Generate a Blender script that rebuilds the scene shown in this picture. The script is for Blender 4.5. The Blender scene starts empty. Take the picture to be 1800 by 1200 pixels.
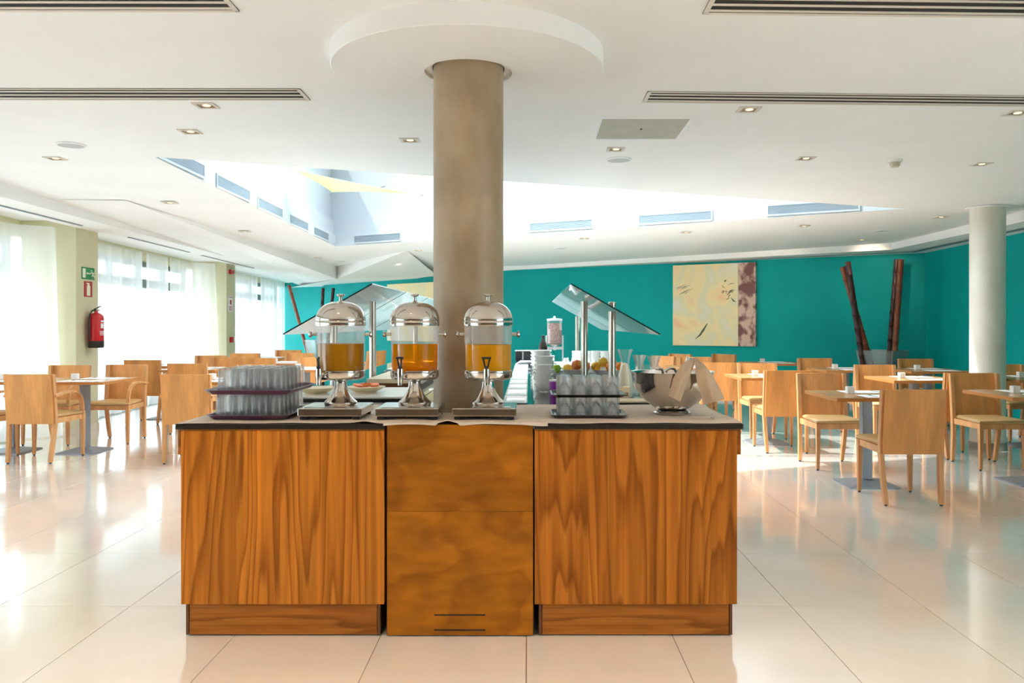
import bpy, bmesh, math, random
from mathutils import Vector, Matrix
random.seed(7)
S = bpy.context.scene
COL = S.collection
H = 1.338                    # eye height
F = 1450.0; VX = 930.0; VY = 568.0

# ------------------------------------------------------------------ camera
cam = bpy.data.cameras.new('camera'); cam.sensor_width = 36; cam.lens = 36 * F / 1800
cam.shift_x = -(VX - 900) / 1800; cam.shift_y = -(600 - VY) / 1800
cam.clip_end = 200
co = bpy.data.objects.new('camera', cam); COL.objects.link(co)
co.location = (0, 0, H); co.rotation_euler = (math.pi / 2, 0, 0); S.camera = co

# ------------------------------------------------------------------ world, light, exposure
W = bpy.data.worlds.new('world'); S.world = W; W.use_nodes = True
bg = W.node_tree.nodes['Background']; bg.inputs[0].default_value = (0.78, 0.90, 1.0, 1); bg.inputs[1].default_value = 1.7
S.view_settings.view_transform = 'Standard'; S.view_settings.look = 'None'
S.view_settings.gamma = 1.0; S.view_settings.use_curve_mapping = False
S.view_settings.exposure = 1.12
S.cycles.use_denoising = True
S.cycles.max_bounces = 16; S.cycles.diffuse_bounces = 8; S.cycles.glossy_bounces = 5
S.cycles.transmission_bounces = 14; S.cycles.transparent_max_bounces = 64
S.cycles.sample_clamp_indirect = 6.0

def area(name, loc, rot, sx, sy, power, col, portal=False):
    l = bpy.data.lights.new(name, 'AREA'); l.shape = 'RECTANGLE'; l.size = sx; l.size_y = sy
    l.energy = power; l.color = col
    o = bpy.data.objects.new(name, l); COL.objects.link(o); o.location = loc; o.rotation_euler = rot
    if portal: l.cycles.is_portal = True
    return o

def spot(name, loc, power, col, angle=110, blend=0.6, size=0.05, target=None):
    l = bpy.data.lights.new(name, 'SPOT'); l.energy = power; l.color = col
    l.spot_size = math.radians(angle); l.spot_blend = blend; l.shadow_soft_size = size
    o = bpy.data.objects.new(name, l); COL.objects.link(o); o.location = loc
    if target:
        d = Vector(target) - Vector(loc); o.rotation_euler = d.to_track_quat('-Z', 'Y').to_euler()
    return o

sun = bpy.data.lights.new('sun', 'SUN'); sun.energy = 3.6; sun.angle = math.radians(1.6); sun.color = (1.0, 0.97, 0.92)
so = bpy.data.objects.new('sun', sun); COL.objects.link(so); so.location = (0, 9, 12)
so.rotation_euler = Vector((0.55, -0.05, -1.0)).to_track_quat('-Z', 'Y').to_euler()
WARM = (1.0, 0.80, 0.58)
FRONT_FILL = 42.0           # each added fill spot over the camera end of the room
ROOM_LIGHT = 4.0
WASH_LIGHT = 16.0
# sky light coming down the light well and through the windows
area('skylight_daylight', (-0.6, 9.4, 4.35), (0, 0, 0), 4.5, 3.0, 270, (0.76, 0.89, 1.0))
for i, (ya, yb) in enumerate(((-1.5, 4.4), (5.0, 10.3), (11.0, 16.2), (16.9, 22.6))):
    yc = (ya + yb) / 2
    area('window_daylight', (-5.75 - 0.064 * yc, yc, 1.3), (0, -math.pi / 2, math.atan(0.064)), 2.3, yb - ya, 60, (0.86, 0.94, 1.0))
area('right_side_fill', (5.25, 0.3, 1.35), (0, math.pi / 2, 0), 2.0, 4.2, 50, (0.86, 0.94, 1.0))  # added fill to brighten the right side; the wall has no window here

# ------------------------------------------------------------------ geometry helpers
def hc(Y): return 1.397 - 0.0184 * Y if Y <= 10 else 1.213 - 0.006 * (Y - 10)
def zc(Y): return H + hc(Y)
def P(px, py, Y): return Vector(((px - VX) / F * Y, Y, H - (py - VY) / F * Y))
def C(px, py):
    Y = 8.0
    for _ in range(40): Y = hc(Y) * F / (VY - py)
    return Vector(((px - VX) / F * Y, Y, zc(Y)))

class B:
    def __init__(s): s.bm = bmesh.new()
    def _add(s, vs, fs):
        v = [s.bm.verts.new(p) for p in vs]
        for f in fs:
            try: s.bm.faces.new([v[i] for i in f])
            except ValueError: pass
        return v
    def hexa(s, p, bev=0, seg=1):
        fs = [(0, 3, 2, 1), (4, 5, 6, 7), (0, 1, 5, 4), (1, 2, 6, 5), (2, 3, 7, 6), (3, 0, 4, 7)]
        if not bev: s._add(p, fs); return s
        t = bmesh.new(); v = [t.verts.new(q) for q in p]
        for f in fs: t.faces.new([v[i] for i in f])
        bmesh.ops.bevel(t, geom=t.edges[:], offset=bev, segments=seg, profile=0.6, affect='EDGES')
        m = bpy.data.meshes.new('tmp'); t.to_mesh(m); t.free(); s.bm.from_mesh(m); bpy.data.meshes.remove(m)
        return s
    def box(s, x0, x1, y0, y1, z0, z1, bev=0, seg=1):
        return s.hexa([(x0, y0, z0), (x1, y0, z0), (x1, y1, z0), (x0, y1, z0), (x0, y0, z1), (x1, y0, z1), (x1, y1, z1), (x0, y1, z1)], bev, seg)
    def slab(s, quad, n, bev=0):
        n = Vector(n); q = [Vector(a) for a in quad]
        return s.hexa([tuple(a) for a in q] + [tuple(a + n) for a in q], bev)
    def loft(s, rings, cap=True, close=False):
        k = len(rings[0]); vs = [p for r in rings for p in r]; fs = []
        for i in range(len(rings) - 1 + (1 if close else 0)):
            a = i * k; b = ((i + 1) % len(rings)) * k
            for j in range(k): fs.append((a + j, a + (j + 1) % k, b + (j + 1) % k, b + j))
        if cap and not close:
            fs.append(tuple(range(k - 1, -1, -1))); fs.append(tuple((len(rings) - 1) * k + j for j in range(k)))
        s._add(vs, fs); return s
    def lathe(s, prof, seg=24, c=(0, 0, 0), loop=False):
        rings = []
        vs, fs, idx = [], [], []
        for r, z in prof:
            if r < 1e-6: idx.append([len(vs)]); vs.append((c[0], c[1], c[2] + z))
            else:
                idx.append(list(range(len(vs), len(vs) + seg)))
                for j in range(seg):
                    a = 2 * math.pi * j / seg; vs.append((c[0] + r * math.cos(a), c[1] + r * math.sin(a), c[2] + z))
        n = len(prof)
        for i in range(n if loop else n - 1):
            a, b = idx[i], idx[(i + 1) % n]
            for j in range(seg):
                k = (j + 1) % seg
                if len(a) == 1 and len(b) == 1: continue
                if len(a) == 1: fs.append((a[0], b[k], b[j]))
                elif len(b) == 1: fs.append((a[j], a[k], b[0]))
                else: fs.append((a[j], a[k], b[k], b[j]))
        s._add(vs, fs); return s
    def tube(s, path, r, seg=8, cap=True):
        path = [Vector(p) for p in path]; rings = []; up = Vector((0, 0, 1))
        for i, p in enumerate(path):
            t = (path[min(i + 1, len(path) - 1)] - path[max(i - 1, 0)]).normalized()
            ref = up if abs(t.dot(up)) < 0.95 else Vector((0, 1, 0))
            a = t.cross(ref).normalized(); b = t.cross(a)
            rr = r[i] if isinstance(r, (list, tuple)) else r
            rings.append([tuple(p + (a * math.cos(2 * math.pi * j / seg) + b * math.sin(2 * math.pi * j / seg)) * rr) for j in range(seg)])
        return s.loft(rings, cap)
    def strip(s, path, w, t):
        """flat strip following a path in the YZ plane (x const): half width w in x, half thickness t along the normal"""
        rings = []; path = [Vector(p) for p in path]
        for i, p in enumerate(path):
            d = (path[min(i + 1, len(path) - 1)] - path[max(i - 1, 0)]).normalized()
            n = Vector((0, -d.z, d.y))
            rings.append([tuple(p + Vector((-w, 0, 0)) - n * t), tuple(p + Vector((w, 0, 0)) - n * t), tuple(p + Vector((w, 0, 0)) + n * t), tuple(p + Vector((-w, 0, 0)) + n * t)])
        return s.loft(rings)
    def rod(s, secs):
        """horizontal rectangular rings (x, y, z, hx, hy)"""
        return s.loft([[(x - a, y - b, z), (x + a, y - b, z), (x + a, y + b, z), (x - a, y + b, z)] for x, y, z, a, b in secs])
    def grid(s, f, nu, nv, skip=None):
        vs = [f(i / nu, j / nv) for i in range(nu + 1) for j in range(nv + 1)]; fs = []
        for i in range(nu):
            for j in range(nv):
                if skip and skip(*f((i + .5) / nu, (j + .5) / nv)): continue
                a = i * (nv + 1) + j; fs.append((a, a + nv + 1, a + nv + 2, a + 1))
        s._add(vs, fs); return s
    def thick(s, t):
        bmesh.ops.recalc_face_normals(s.bm, faces=s.bm.faces[:])
        bmesh.ops.solidify(s.bm, geom=s.bm.faces[:], thickness=t); return s
    def prism(s, poly, z0, z1):
        n = len(poly); g0 = z0 if callable(z0) else (lambda x, y: z0); g1 = z1 if callable(z1) else (lambda x, y: z1)
        vs = [(x, y, g0(x, y)) for x, y in poly] + [(x, y, g1(x, y)) for x, y in poly]
        s._add(vs, [tuple(range(n - 1, -1, -1)), tuple(range(n, 2 * n))] + [(i, (i + 1) % n, n + (i + 1) % n, n + i) for i in range(n)]); return s
    def xform(s, m): bmesh.ops.transform(s.bm, matrix=m, verts=s.bm.verts[:]); return s

def obj(name, b, mat, parent=None, smooth=True, angle=35, loc=None, recalc=True, kind=None, label=None):
    if recalc: bmesh.ops.recalc_face_normals(b.bm, faces=b.bm.faces[:])
    me = bpy.data.meshes.new(name); b.bm.to_mesh(me); b.bm.free()
    if smooth:
        me.polygons.foreach_set('use_smooth', [True] * len(me.polygons))
        me.set_sharp_from_angle(angle=math.radians(angle))
    me.materials.append(mat)
    o = bpy.data.objects.new(name, me); COL.objects.link(o)
    if parent: o.parent = parent
    if loc: o.location = loc
    if kind: o['kind'] = kind
    if label: o['label'] = label
    return o

def tag(o, label, cat, group=None):
    o['label'] = label; o['category'] = cat
    if group: o['group'] = group
    return o
def thing(name, label, cat, loc=(0, 0, 0), rz=0, group=None):
    o = bpy.data.objects.new(name, None); COL.objects.link(o); o.empty_display_size = 0.1
    o.location = loc; o.rotation_euler = (0, 0, rz); return tag(o, label, cat, group)
def struct(name, b, mat, parent=None, **k):
    o = obj(name, b, mat, parent, **k)
    if not parent: o['kind'] = 'structure'
    return o
def dup(root, loc, rz=None, label=None, group=None):
    r = root.copy(); COL.objects.link(r); r.location = loc
    if rz is not None: r.rotation_euler = (0, 0, rz)
    if label: r['label'] = label
    if group: r['group'] = group
    for ch in list(root.children):
        c = ch.copy(); COL.objects.link(c); c.parent = r
        for g in ch.children:
            d = g.copy(); COL.objects.link(d); d.parent = c
    return r

# ------------------------------------------------------------------ materials
def mat(name, col, rough=0.5, metal=0.0, spec=0.5, **k):
    m = bpy.data.materials.new(name); m.use_nodes = True
    p = m.node_tree.nodes['Principled BSDF']
    p.inputs['Base Color'].default_value = (*col, 1); p.inputs['Roughness'].default_value = rough
    p.inputs['Metallic'].default_value = metal; p.inputs['Specular IOR Level'].default_value = spec
    for a, v in k.items(): p.inputs[a.replace('_', ' ')].default_value = v
    return m
def N(m, t, **k):
    n = m.node_tree.nodes.new(t)
    for a, v in k.items(): setattr(n, a, v)
    return n
def L(m, a, b): m.node_tree.links.new(a, b)
def ramp(m, stops):
    r = N(m, 'ShaderNodeValToRGB'); e = r.color_ramp.elements
    while len(e) < len(stops): e.new(0.5)
    for i, (p, c) in enumerate(stops): e[i].position = p; e[i].color = (*c, 1)
    return r
def noisy(name, c1, c2, scale=3, rough=0.6, detail=4, stretch=(1, 1, 1), bump=0.0, bscale=60, lo=0.35, hi=0.65, **k):
    m = mat(name, c1, rough, **k); p = m.node_tree.nodes['Principled BSDF']
    tc = N(m, 'ShaderNodeTexCoord'); mp = N(m, 'ShaderNodeMapping'); mp.inputs['Scale'].default_value = stretch
    n = N(m, 'ShaderNodeTexNoise'); n.inputs['Scale'].default_value = scale; n.inputs['Detail'].default_value = detail
    r = ramp(m, [(lo, c1), (hi, c2)])
    L(m, tc.outputs['Object'], mp.inputs[0]); L(m, mp.outputs[0], n.inputs['Vector']); L(m, n.outputs['Fac'], r.inputs[0]); L(m, r.outputs[0], p.inputs['Base Color'])
    if bump:
        n2 = N(m, 'ShaderNodeTexNoise'); n2.inputs['Scale'].default_value = bscale; b = N(m, 'ShaderNodeBump')
        b.inputs['Strength'].default_value = bump; b.inputs['Distance'].default_value = 0.01
        L(m, mp.outputs[0], n2.inputs['Vector']); L(m, n2.outputs['Fac'], b.inputs['Height']); L(m, b.outputs[0], p.inputs['Normal'])
    return m
def wood(name, cols, stretch=(3.2, 3.2, 0.55), off=(0, 0, 0), rings=9, fine=(90, 90, 3), rough=0.38, ringmix=0.75, spec=0.25, streak=0.8, pore=0.20):
    """contours of a stretched noise give cathedral figure; a fine stretched noise gives pores"""
    m = mat(name, cols[0], rough, spec=spec); p = m.node_tree.nodes['Principled BSDF']
    tc = N(m, 'ShaderNodeTexCoord'); mp = N(m, 'ShaderNodeMapping'); mp.inputs['Scale'].default_value = stretch; mp.inputs['Location'].default_value = off
    n = N(m, 'ShaderNodeTexNoise'); n.inputs['Scale'].default_value = 1.0; n.inputs['Detail'].default_value = 3.0; n.inputs['Roughness'].default_value = 0.40; n.inputs['Distortion'].default_value = 0.25
    mu = N(m, 'ShaderNodeMath', operation='MULTIPLY'); mu.inputs[1].default_value = rings
    fr = N(m, 'ShaderNodeMath', operation='FRACT')
    r = ramp(m, [(0.0, cols[0]), (0.55, cols[1]), (0.86, cols[2]), (1.0, cols[0])])
    mp2 = N(m, 'ShaderNodeMapping'); mp2.inputs['Scale'].default_value = fine
    n2 = N(m, 'ShaderNodeTexNoise'); n2.inputs['Scale'].default_value = 1.0; n2.inputs['Detail'].default_value = 3
    r2 = ramp(m, [(0.35, (1 - pore,) * 3), (0.65, (1 + pore / 2,) * 3)])
    n3 = N(m, 'ShaderNodeTexNoise'); n3.inputs['Scale'].default_value = 2.0; r3 = ramp(m, [(0.3, (0.82, 0.82, 0.82)), (0.7, (1.12, 1.12, 1.12))])
    mx = N(m, 'ShaderNodeMix', data_type='RGBA', blend_type='MIX'); mx.inputs[0].default_value = ringmix
    mx.inputs[6].default_value = (*cols[1], 1)
    m1 = N(m, 'ShaderNodeMix', data_type='RGBA', blend_type='MULTIPLY'); m1.inputs[0].default_value = 1
    m2 = N(m, 'ShaderNodeMix', data_type='RGBA', blend_type='MULTIPLY'); m2.inputs[0].default_value = 1
    mp4 = N(m, 'ShaderNodeMapping'); mp4.inputs['Scale'].default_value = tuple(v * 5.5 if v == max(stretch) else v * .9 for v in stretch); mp4.inputs['Location'].default_value = off
    n4 = N(m, 'ShaderNodeTexNoise'); n4.inputs['Scale'].default_value = 1.0; n4.inputs['Detail'].default_value = 2; n4.inputs['Distortion'].default_value = .3; r4 = ramp(m, [(0.36, (0.74, 0.68, 0.60)), (0.50, (1, 1, 1)), (0.68, (1.10, 1.10, 1.10))])
    m4 = N(m, 'ShaderNodeMix', data_type='RGBA', blend_type='MULTIPLY'); m4.inputs[0].default_value = streak
    L(m, tc.outputs['Object'], mp4.inputs[0]); L(m, mp4.outputs[0], n4.inputs['Vector']); L(m, n4.outputs['Fac'], r4.inputs[0])
    L(m, tc.outputs['Object'], mp.inputs[0]); L(m, mp.outputs[0], n.inputs['Vector']); L(m, n.outputs['Fac'], mu.inputs[0]); L(m, mu.outputs[0], fr.inputs[0]); L(m, fr.outputs[0], r.inputs[0])
    L(m, r.outputs[0], mx.inputs[7]); L(m, tc.outputs['Object'], mp2.inputs[0]); L(m, mp2.outputs[0], n2.inputs['Vector']); L(m, n2.outputs['Fac'], r2.inputs[0])
    L(m, mp.outputs[0], n3.inputs['Vector']); L(m, n3.outputs['Fac'], r3.inputs[0])
    L(m, mx.outputs[2], m1.inputs[6]); L(m, r2.outputs[0], m1.inputs[7]); L(m, m1.outputs[2], m2.inputs[6]); L(m, r3.outputs[0], m2.inputs[7]); L(m, m2.outputs[2], m4.inputs[6]); L(m, r4.outputs[0], m4.inputs[7]); L(m, m4.outputs[2], p.inputs['Base Color'])
    return m
def glassy(name, tint=(1, 1, 1), gloss=0.12, solid=0.5, milk=0.0, ior=1.45, rough=0.0, fres=0.8, fog=0):
    """real glass refraction mixed with straight-through transmission, fresnel reflection, a little haze"""
    m = bpy.data.materials.new(name); m.use_nodes = True; nt = m.node_tree; nt.nodes.clear()
    out = N(m, 'ShaderNodeOutputMaterial')
    tr = N(m, 'ShaderNodeBsdfTransparent'); tr.inputs[0].default_value = (*tint, 1)
    gl = N(m, 'ShaderNodeBsdfGlass'); gl.inputs[0].default_value = (*tint, 1); gl.inputs['IOR'].default_value = ior; gl.inputs['Roughness'].default_value = rough
    go = N(m, 'ShaderNodeBsdfGlossy'); go.inputs['Roughness'].default_value = 0.03 + rough
    d0 = N(m, 'ShaderNodeBsdfDiffuse'); d0.inputs[0].default_value = (*[0.9 * t for t in tint], 1); d1 = N(m, 'ShaderNodeBsdfTranslucent'); d1.inputs[0].default_value = (*[0.95 * t for t in tint], 1)
    di = N(m, 'ShaderNodeMixShader'); di.inputs[0].default_value = 0.5; L(m, d0.outputs[0], di.inputs[1]); L(m, d1.outputs[0], di.inputs[2])
    a = N(m, 'ShaderNodeMixShader'); a.inputs[0].default_value = solid; L(m, tr.outputs[0], a.inputs[1]); L(m, gl.outputs[0], a.inputs[2])
    lw = N(m, 'ShaderNodeFresnel'); lw.inputs[0].default_value = 1.5
    ad = N(m, 'ShaderNodeMath', operation='MULTIPLY_ADD'); ad.inputs[1].default_value = fres; ad.inputs[2].default_value = gloss; ad.use_clamp = True
    L(m, lw.outputs[0], ad.inputs[0])
    b = N(m, 'ShaderNodeMixShader'); L(m, ad.outputs[0], b.inputs[0]); L(m, a.outputs[0], b.inputs[1]); L(m, go.outputs[0], b.inputs[2])
    c = N(m, 'ShaderNodeMixShader'); c.inputs[0].default_value = milk; L(m, b.outputs[0], c.inputs[1]); L(m, di.outputs[0], c.inputs[2])
    if fog:      # condensation above the liquid line
        tc = N(m, 'ShaderNodeTexCoord'); sx = N(m, 'ShaderNodeSeparateXYZ'); gt = N(m, 'ShaderNodeMath', operation='GREATER_THAN'); gt.inputs[1].default_value = fog
        mu = N(m, 'ShaderNodeMath', operation='MULTIPLY'); mu.inputs[1].default_value = 0.16
        L(m, tc.outputs['Object'], sx.inputs[0]); L(m, sx.outputs['Z'], gt.inputs[0]); L(m, gt.outputs[0], mu.inputs[0]); L(m, mu.outputs[0], c.inputs[0])
    L(m, c.outputs[0], out.inputs[0]); return m
def emit(name, col, s):
    m = bpy.data.materials.new(name); m.use_nodes = True; nt = m.node_tree; nt.nodes.clear()
    o = N(m, 'ShaderNodeOutputMaterial'); e = N(m, 'ShaderNodeEmission'); e.inputs[0].default_value = (*col, 1); e.inputs[1].default_value = s
    L(m, e.outputs[0], o.inputs[0]); return m

M_ceil = noisy('ceiling_plaster', (0.87, 0.865, 0.86), (0.90, 0.895, 0.89), 1.5, 0.75)
M_teal = noisy('teal_paint', (0.001, 0.34, 0.325), (0.002, 0.38, 0.365), 1.2, 0.5, spec=0.12)
M_green = noisy('pillar_paint', (0.61, 0.58, 0.38), (0.65, 0.62, 0.42), 2, 0.6)
M_wallw = noisy('wall_paint', (0.70, 0.62, 0.50), (0.74, 0.66, 0.54), 2, 0.7)
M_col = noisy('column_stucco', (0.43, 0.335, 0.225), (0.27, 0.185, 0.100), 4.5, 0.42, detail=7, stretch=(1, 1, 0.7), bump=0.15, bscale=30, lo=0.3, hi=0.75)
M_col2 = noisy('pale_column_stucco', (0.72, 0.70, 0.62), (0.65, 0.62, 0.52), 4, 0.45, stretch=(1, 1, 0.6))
M_white = mat('white_paint', (0.82, 0.83, 0.84), 0.5)
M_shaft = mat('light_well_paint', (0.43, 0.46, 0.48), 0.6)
M_tile = noisy('cream_stone', (0.80, 0.725, 0.645), (0.86, 0.805, 0.745), 2.2, 0.13, detail=8, stretch=(1, 0.8, 1), lo=0.3, hi=0.7, spec=0.6, Coat_Weight=1.0, Coat_Roughness=0.09, Coat_IOR=1.50)
M_grout = mat('grout', (0.42, 0.34, 0.27), 0.8)
M_dark = mat('dark_recess', (0.02, 0.014, 0.012), 0.8)
M_slat = mat('diffuser_metal', (0.66, 0.60, 0.53), 0.4)
M_grey = mat('vent_grey', (0.24, 0.28, 0.31), 0.5)
M_panelg = noisy('access_panel_grey', (0.42, 0.41, 0.34), (0.47, 0.46, 0.39), 8, 0.6)
M_lamp = emit('lamp_glow', (1.0, 0.66, 0.34), 1.3)
M_alu = mat('window_aluminium', (0.20, 0.23, 0.23), 0.45, 0.5)
M_chrome = mat('polished_steel', (0.62, 0.58, 0.54), 0.10, 1.0)
M_brushed = mat('brushed_steel', (0.58, 0.53, 0.47), 0.27, 1.0)
M_postm = mat('table_post_metal', (0.30, 0.33, 0.37), 0.42, 0.6)
M_black = mat('black_plastic', (0.012, 0.012, 0.012), 0.35)
M_granite = noisy('black_granite', (0.010, 0.009, 0.009), (0.028, 0.025, 0.023), 160, 0.05, spec=0.9)
M_chair = wood('beech_veneer', [(0.74, 0.345, 0.115), (0.70, 0.315, 0.10), (0.65, 0.275, 0.08)], (5, 5, 0.6), (1, 2, 3), 5, (60, 60, 4), 0.36, 0.35, streak=.12, pore=.07)
M_chairf = wood('beech_solid', [(0.72, 0.37, 0.16), (0.68, 0.34, 0.14), (0.62, 0.30, 0.12)], (6, 6, 0.8), (4, 2, 3), 4, (60, 60, 5), 0.38, 0.35, streak=.12, pore=.07)
M_seat = mat('tan_leather', (0.55, 0.33, 0.13), 0.42)
M_ttop = wood('table_veneer', [(0.60, 0.33, 0.14), (0.55, 0.29, 0.12), (0.46, 0.22, 0.085)], (0.7, 5, 5), (0, 1, 0), 5, (4, 70, 70), 0.22, 0.4, streak=.3)
M_tedge = mat('table_edge', (0.50, 0.20, 0.055), 0.35)
WD = [(0.50, 0.170, 0.018), (0.42, 0.135, 0.012), (0.24, 0.064, 0.005)]
M_wL = wood('counter_veneer_left', [(0.60, 0.215, 0.024), (0.51, 0.172, 0.016), (0.29, 0.080, 0.006)], (3.4, 1, 0.29), (0.3, 0, 4.0), 20, (55, 1, 2.0), 0.30, 0.85)
M_wR = wood('counter_veneer_right', WD, (4.2, 1, 0.27), (7.9, 0, 1.3), 15, (60, 1, 2.2), 0.30, 0.85)
M_wC = wood('panel_veneer_swirl', [(0.43, 0.150, 0.007), (0.38, 0.127, 0.005), (0.27, 0.080, 0.003)], (1.9, 1, 2.2), (3.1, 0, 9.6), 7, (7, 1, 22), 0.33, 0.6, streak=.25)
M_wP = wood('plinth_veneer', [(0.43, 0.155, 0.024), (0.36, 0.12, 0.017), (0.21, 0.06, 0.008)], (0.7, 1, 7), (2.7, 0, 5), 7, (3, 1, 90), 0.33, 0.75)
M_wdark = mat('dark_stained_edge', (0.13, 0.045, 0.012), 0.4)
M_runner = noisy('beige_runner', (0.60, 0.50, 0.41), (0.66, 0.56, 0.47), 9, 0.8, bump=0.25, bscale=25)
M_napk = noisy('beige_linen', (0.46, 0.33, 0.225), (0.51, 0.375, 0.26), 12, 0.85, bump=0.2, bscale=120)
M_ptray = mat('purple_tray', (0.105, 0.042, 0.075), 0.35)
M_dtray = mat('dark_steel_tray', (0.16, 0.14, 0.13), 0.18, 0.9)
M_glass = glassy('clear_glass', (1, 1, 1), 0.0, 0.25, 0.05, fres=0.42)
M_clear = glassy('clear_tube', (1, 1, 1), 0.0, 0.0, 0.03, fres=0.3)
M_pane = glassy('window_glass', (0.97, 1, 0.99), 0.02, 0.0)
M_guard = glassy('sneeze_guard_glass', (0.90, 0.97, 0.97), 0.40, 0.0, 0.34)
M_gedge = mat('green_glass_edge', (0.004, 0.04, 0.035), 0.2)
M_tank = glassy('tank_acrylic', (1, 1, 1), 0.0, 0.0, 0.0, fres=0.15, fog=0.329)
M_vase = glassy('vase_glass', (0.85, 0.93, 0.95), 0.12, 0.0, 0.10)
M_j1 = mat('cloudy_pear_juice', (0.33, 0.150, 0.002), 0.6, spec=0.1)
M_j3 = mat('orange_juice', (0.60, 0.27, 0.001), 0.6, spec=0.1)
def amber():
    m = bpy.data.materials.new('amber_juice'); m.use_nodes = True; nt = m.node_tree; nt.nodes.clear(); o = N(m, 'ShaderNodeOutputMaterial')
    tr = N(m, 'ShaderNodeBsdfTransparent'); tr.inputs[0].default_value = (1.0, 0.62, 0.10, 1)
    t = N(m, 'ShaderNodeBsdfTranslucent'); t.inputs[0].default_value = (1.0, 0.45, 0.02, 1)
    g = N(m, 'ShaderNodeBsdfDiffuse'); g.inputs[0].default_value = (1.0, 0.36, 0.01, 1)
    a = N(m, 'ShaderNodeMixShader'); a.inputs[0].default_value = 0.5; L(m, t.outputs[0], a.inputs[1]); L(m, g.outputs[0], a.inputs[2])
    b = N(m, 'ShaderNodeMixShader'); b.inputs[0].default_value = 0.42; L(m, tr.outputs[0], b.inputs[1]); L(m, a.outputs[0], b.inputs[2]); L(m, b.outputs[0], o.inputs[0])
    return m
M_j2 = amber()
M_por = mat('white_porcelain', (0.82, 0.82, 0.80), 0.18)
M_paper = mat('white_paper', (0.85, 0.86, 0.88), 0.7)
M_red = mat('red_enamel', (0.55, 0.012, 0.018), 0.25)
M_redsign = mat('red_sign', (0.42, 0.012, 0.014), 0.5)
M_grsign = mat('green_sign', (0.0, 0.24, 0.075), 0.5)
M_signw = mat('sign_white', (0.80, 0.82, 0.66), 0.5)
M_bamb1 = noisy('dark_bamboo', (0.035, 0.010, 0.012), (0.075, 0.018, 0.014), 6, 0.35)
M_bamb2 = noisy('red_brown_bamboo', (0.24, 0.055, 0.022), (0.33, 0.085, 0.035), 6, 0.35)
M_cream = mat('cream_board', (0.74, 0.64, 0.44), 0.45)
M_milk = mat('milk', (0.86, 0.80, 0.64), 0.35)
M_foil = mat('silver_foil', (0.75, 0.74, 0.70), 0.28, 1.0)
def curtain_mat():
    m = bpy.data.materials.new('sheer_voile'); m.use_nodes = True; nt = m.node_tree; nt.nodes.clear(); o = N(m, 'ShaderNodeOutputMaterial')
    t = N(m, 'ShaderNodeBsdfTranslucent'); t.inputs[0].default_value = (0.93, 0.94, 0.94, 1)
    d = N(m, 'ShaderNodeBsdfDiffuse'); d.inputs[0].default_value = (0.86, 0.86, 0.83, 1)
    r = N(m, 'ShaderNodeBsdfTransparent')
    a = N(m, 'ShaderNodeMixShader'); a.inputs[0].default_value = 0.4; L(m, t.outputs[0], a.inputs[1]); L(m, d.outputs[0], a.inputs[2])
    b = N(m, 'ShaderNodeMixShader'); b.inputs[0].default_value = 0.62; L(m, r.outputs[0], b.inputs[1]); L(m, a.outputs[0], b.inputs[2]); L(m, b.outputs[0], o.inputs[0])
    return m
M_curt = curtain_mat()
def sail_mat(name, c):
    m = bpy.data.materials.new(name); m.use_nodes = True; nt = m.node_tree; nt.nodes.clear(); o = N(m, 'ShaderNodeOutputMaterial')
    t = N(m, 'ShaderNodeBsdfTranslucent'); t.inputs[0].default_value = (*c, 1)
    d = N(m, 'ShaderNodeBsdfDiffuse'); d.inputs[0].default_value = (*c, 1)
    a = N(m, 'ShaderNodeMixShader'); a.inputs[0].default_value = 0.45; L(m, t.outputs[0], a.inputs[1]); L(m, d.outputs[0], a.inputs[2]); L(m, a.outputs[0], o.inputs[0]); return m

# ------------------------------------------------------------------ floor
XC = lambda Y: -5.27 - 0.064 * Y        # curtain line along the window wall
XO = lambda Y: XC(Y) + 0.5              # outer edge of the window soffit, face of pillars
XI = lambda Y: XC(Y) + 0.99             # room edge of the window soffit
W0 = Vector((-6.72, 23.1, 0)); W1 = Vector((-0.5, 17.15, 0)); W2 = Vector((6.2, 12.9, 0)); W3 = Vector((5.1, -4.0, 0))
floor = struct('floor', B().box(-8, 7.5, -4.3, 24, -0.12, -0.012), M_grout)
TX, TY, G = 0.625, 0.9, 0.0016
tiles = []
for i in range(-12, 13):
    for j in range(-8, 24):
        x0 = -0.636 + i * TX; y0 = 3.0 + j * TY
        if x0 < -8 or x0 > 7: continue
        tiles.append((x0, y0))
def vis(t):
    x, y = t; xm, ym = x + TX / 2, y + TY / 2
    return ym > 2.8 and abs(xm / ym + 0.02) < 0.66 and not (-1.6 < xm < 0.9 and 3.9 < ym < 9.9)
near = sorted([t for t in tiles if vis(t)], key=lambda t: t[1])[:230]
tm = B().box(G, TX - G, G, TY - G, -0.012, 0.0)
proto = obj('floor_tile', tm, M_tile, floor, smooth=False, loc=(near[0][0], near[0][1], 0))
for x, y in near[1:]:
    c = proto.copy(); COL.objects.link(c); c.parent = floor; c.location = (x, y, 0)
rest = B(); ns = set(near)
for x, y in tiles:
    if (x, y) in ns: continue
    rest.box(x + G, x + TX - G, y + G, y + TY - G, -0.012, 0.0)
obj('floor_tile', rest, M_tile, floor, smooth=False, kind='stuff')

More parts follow.
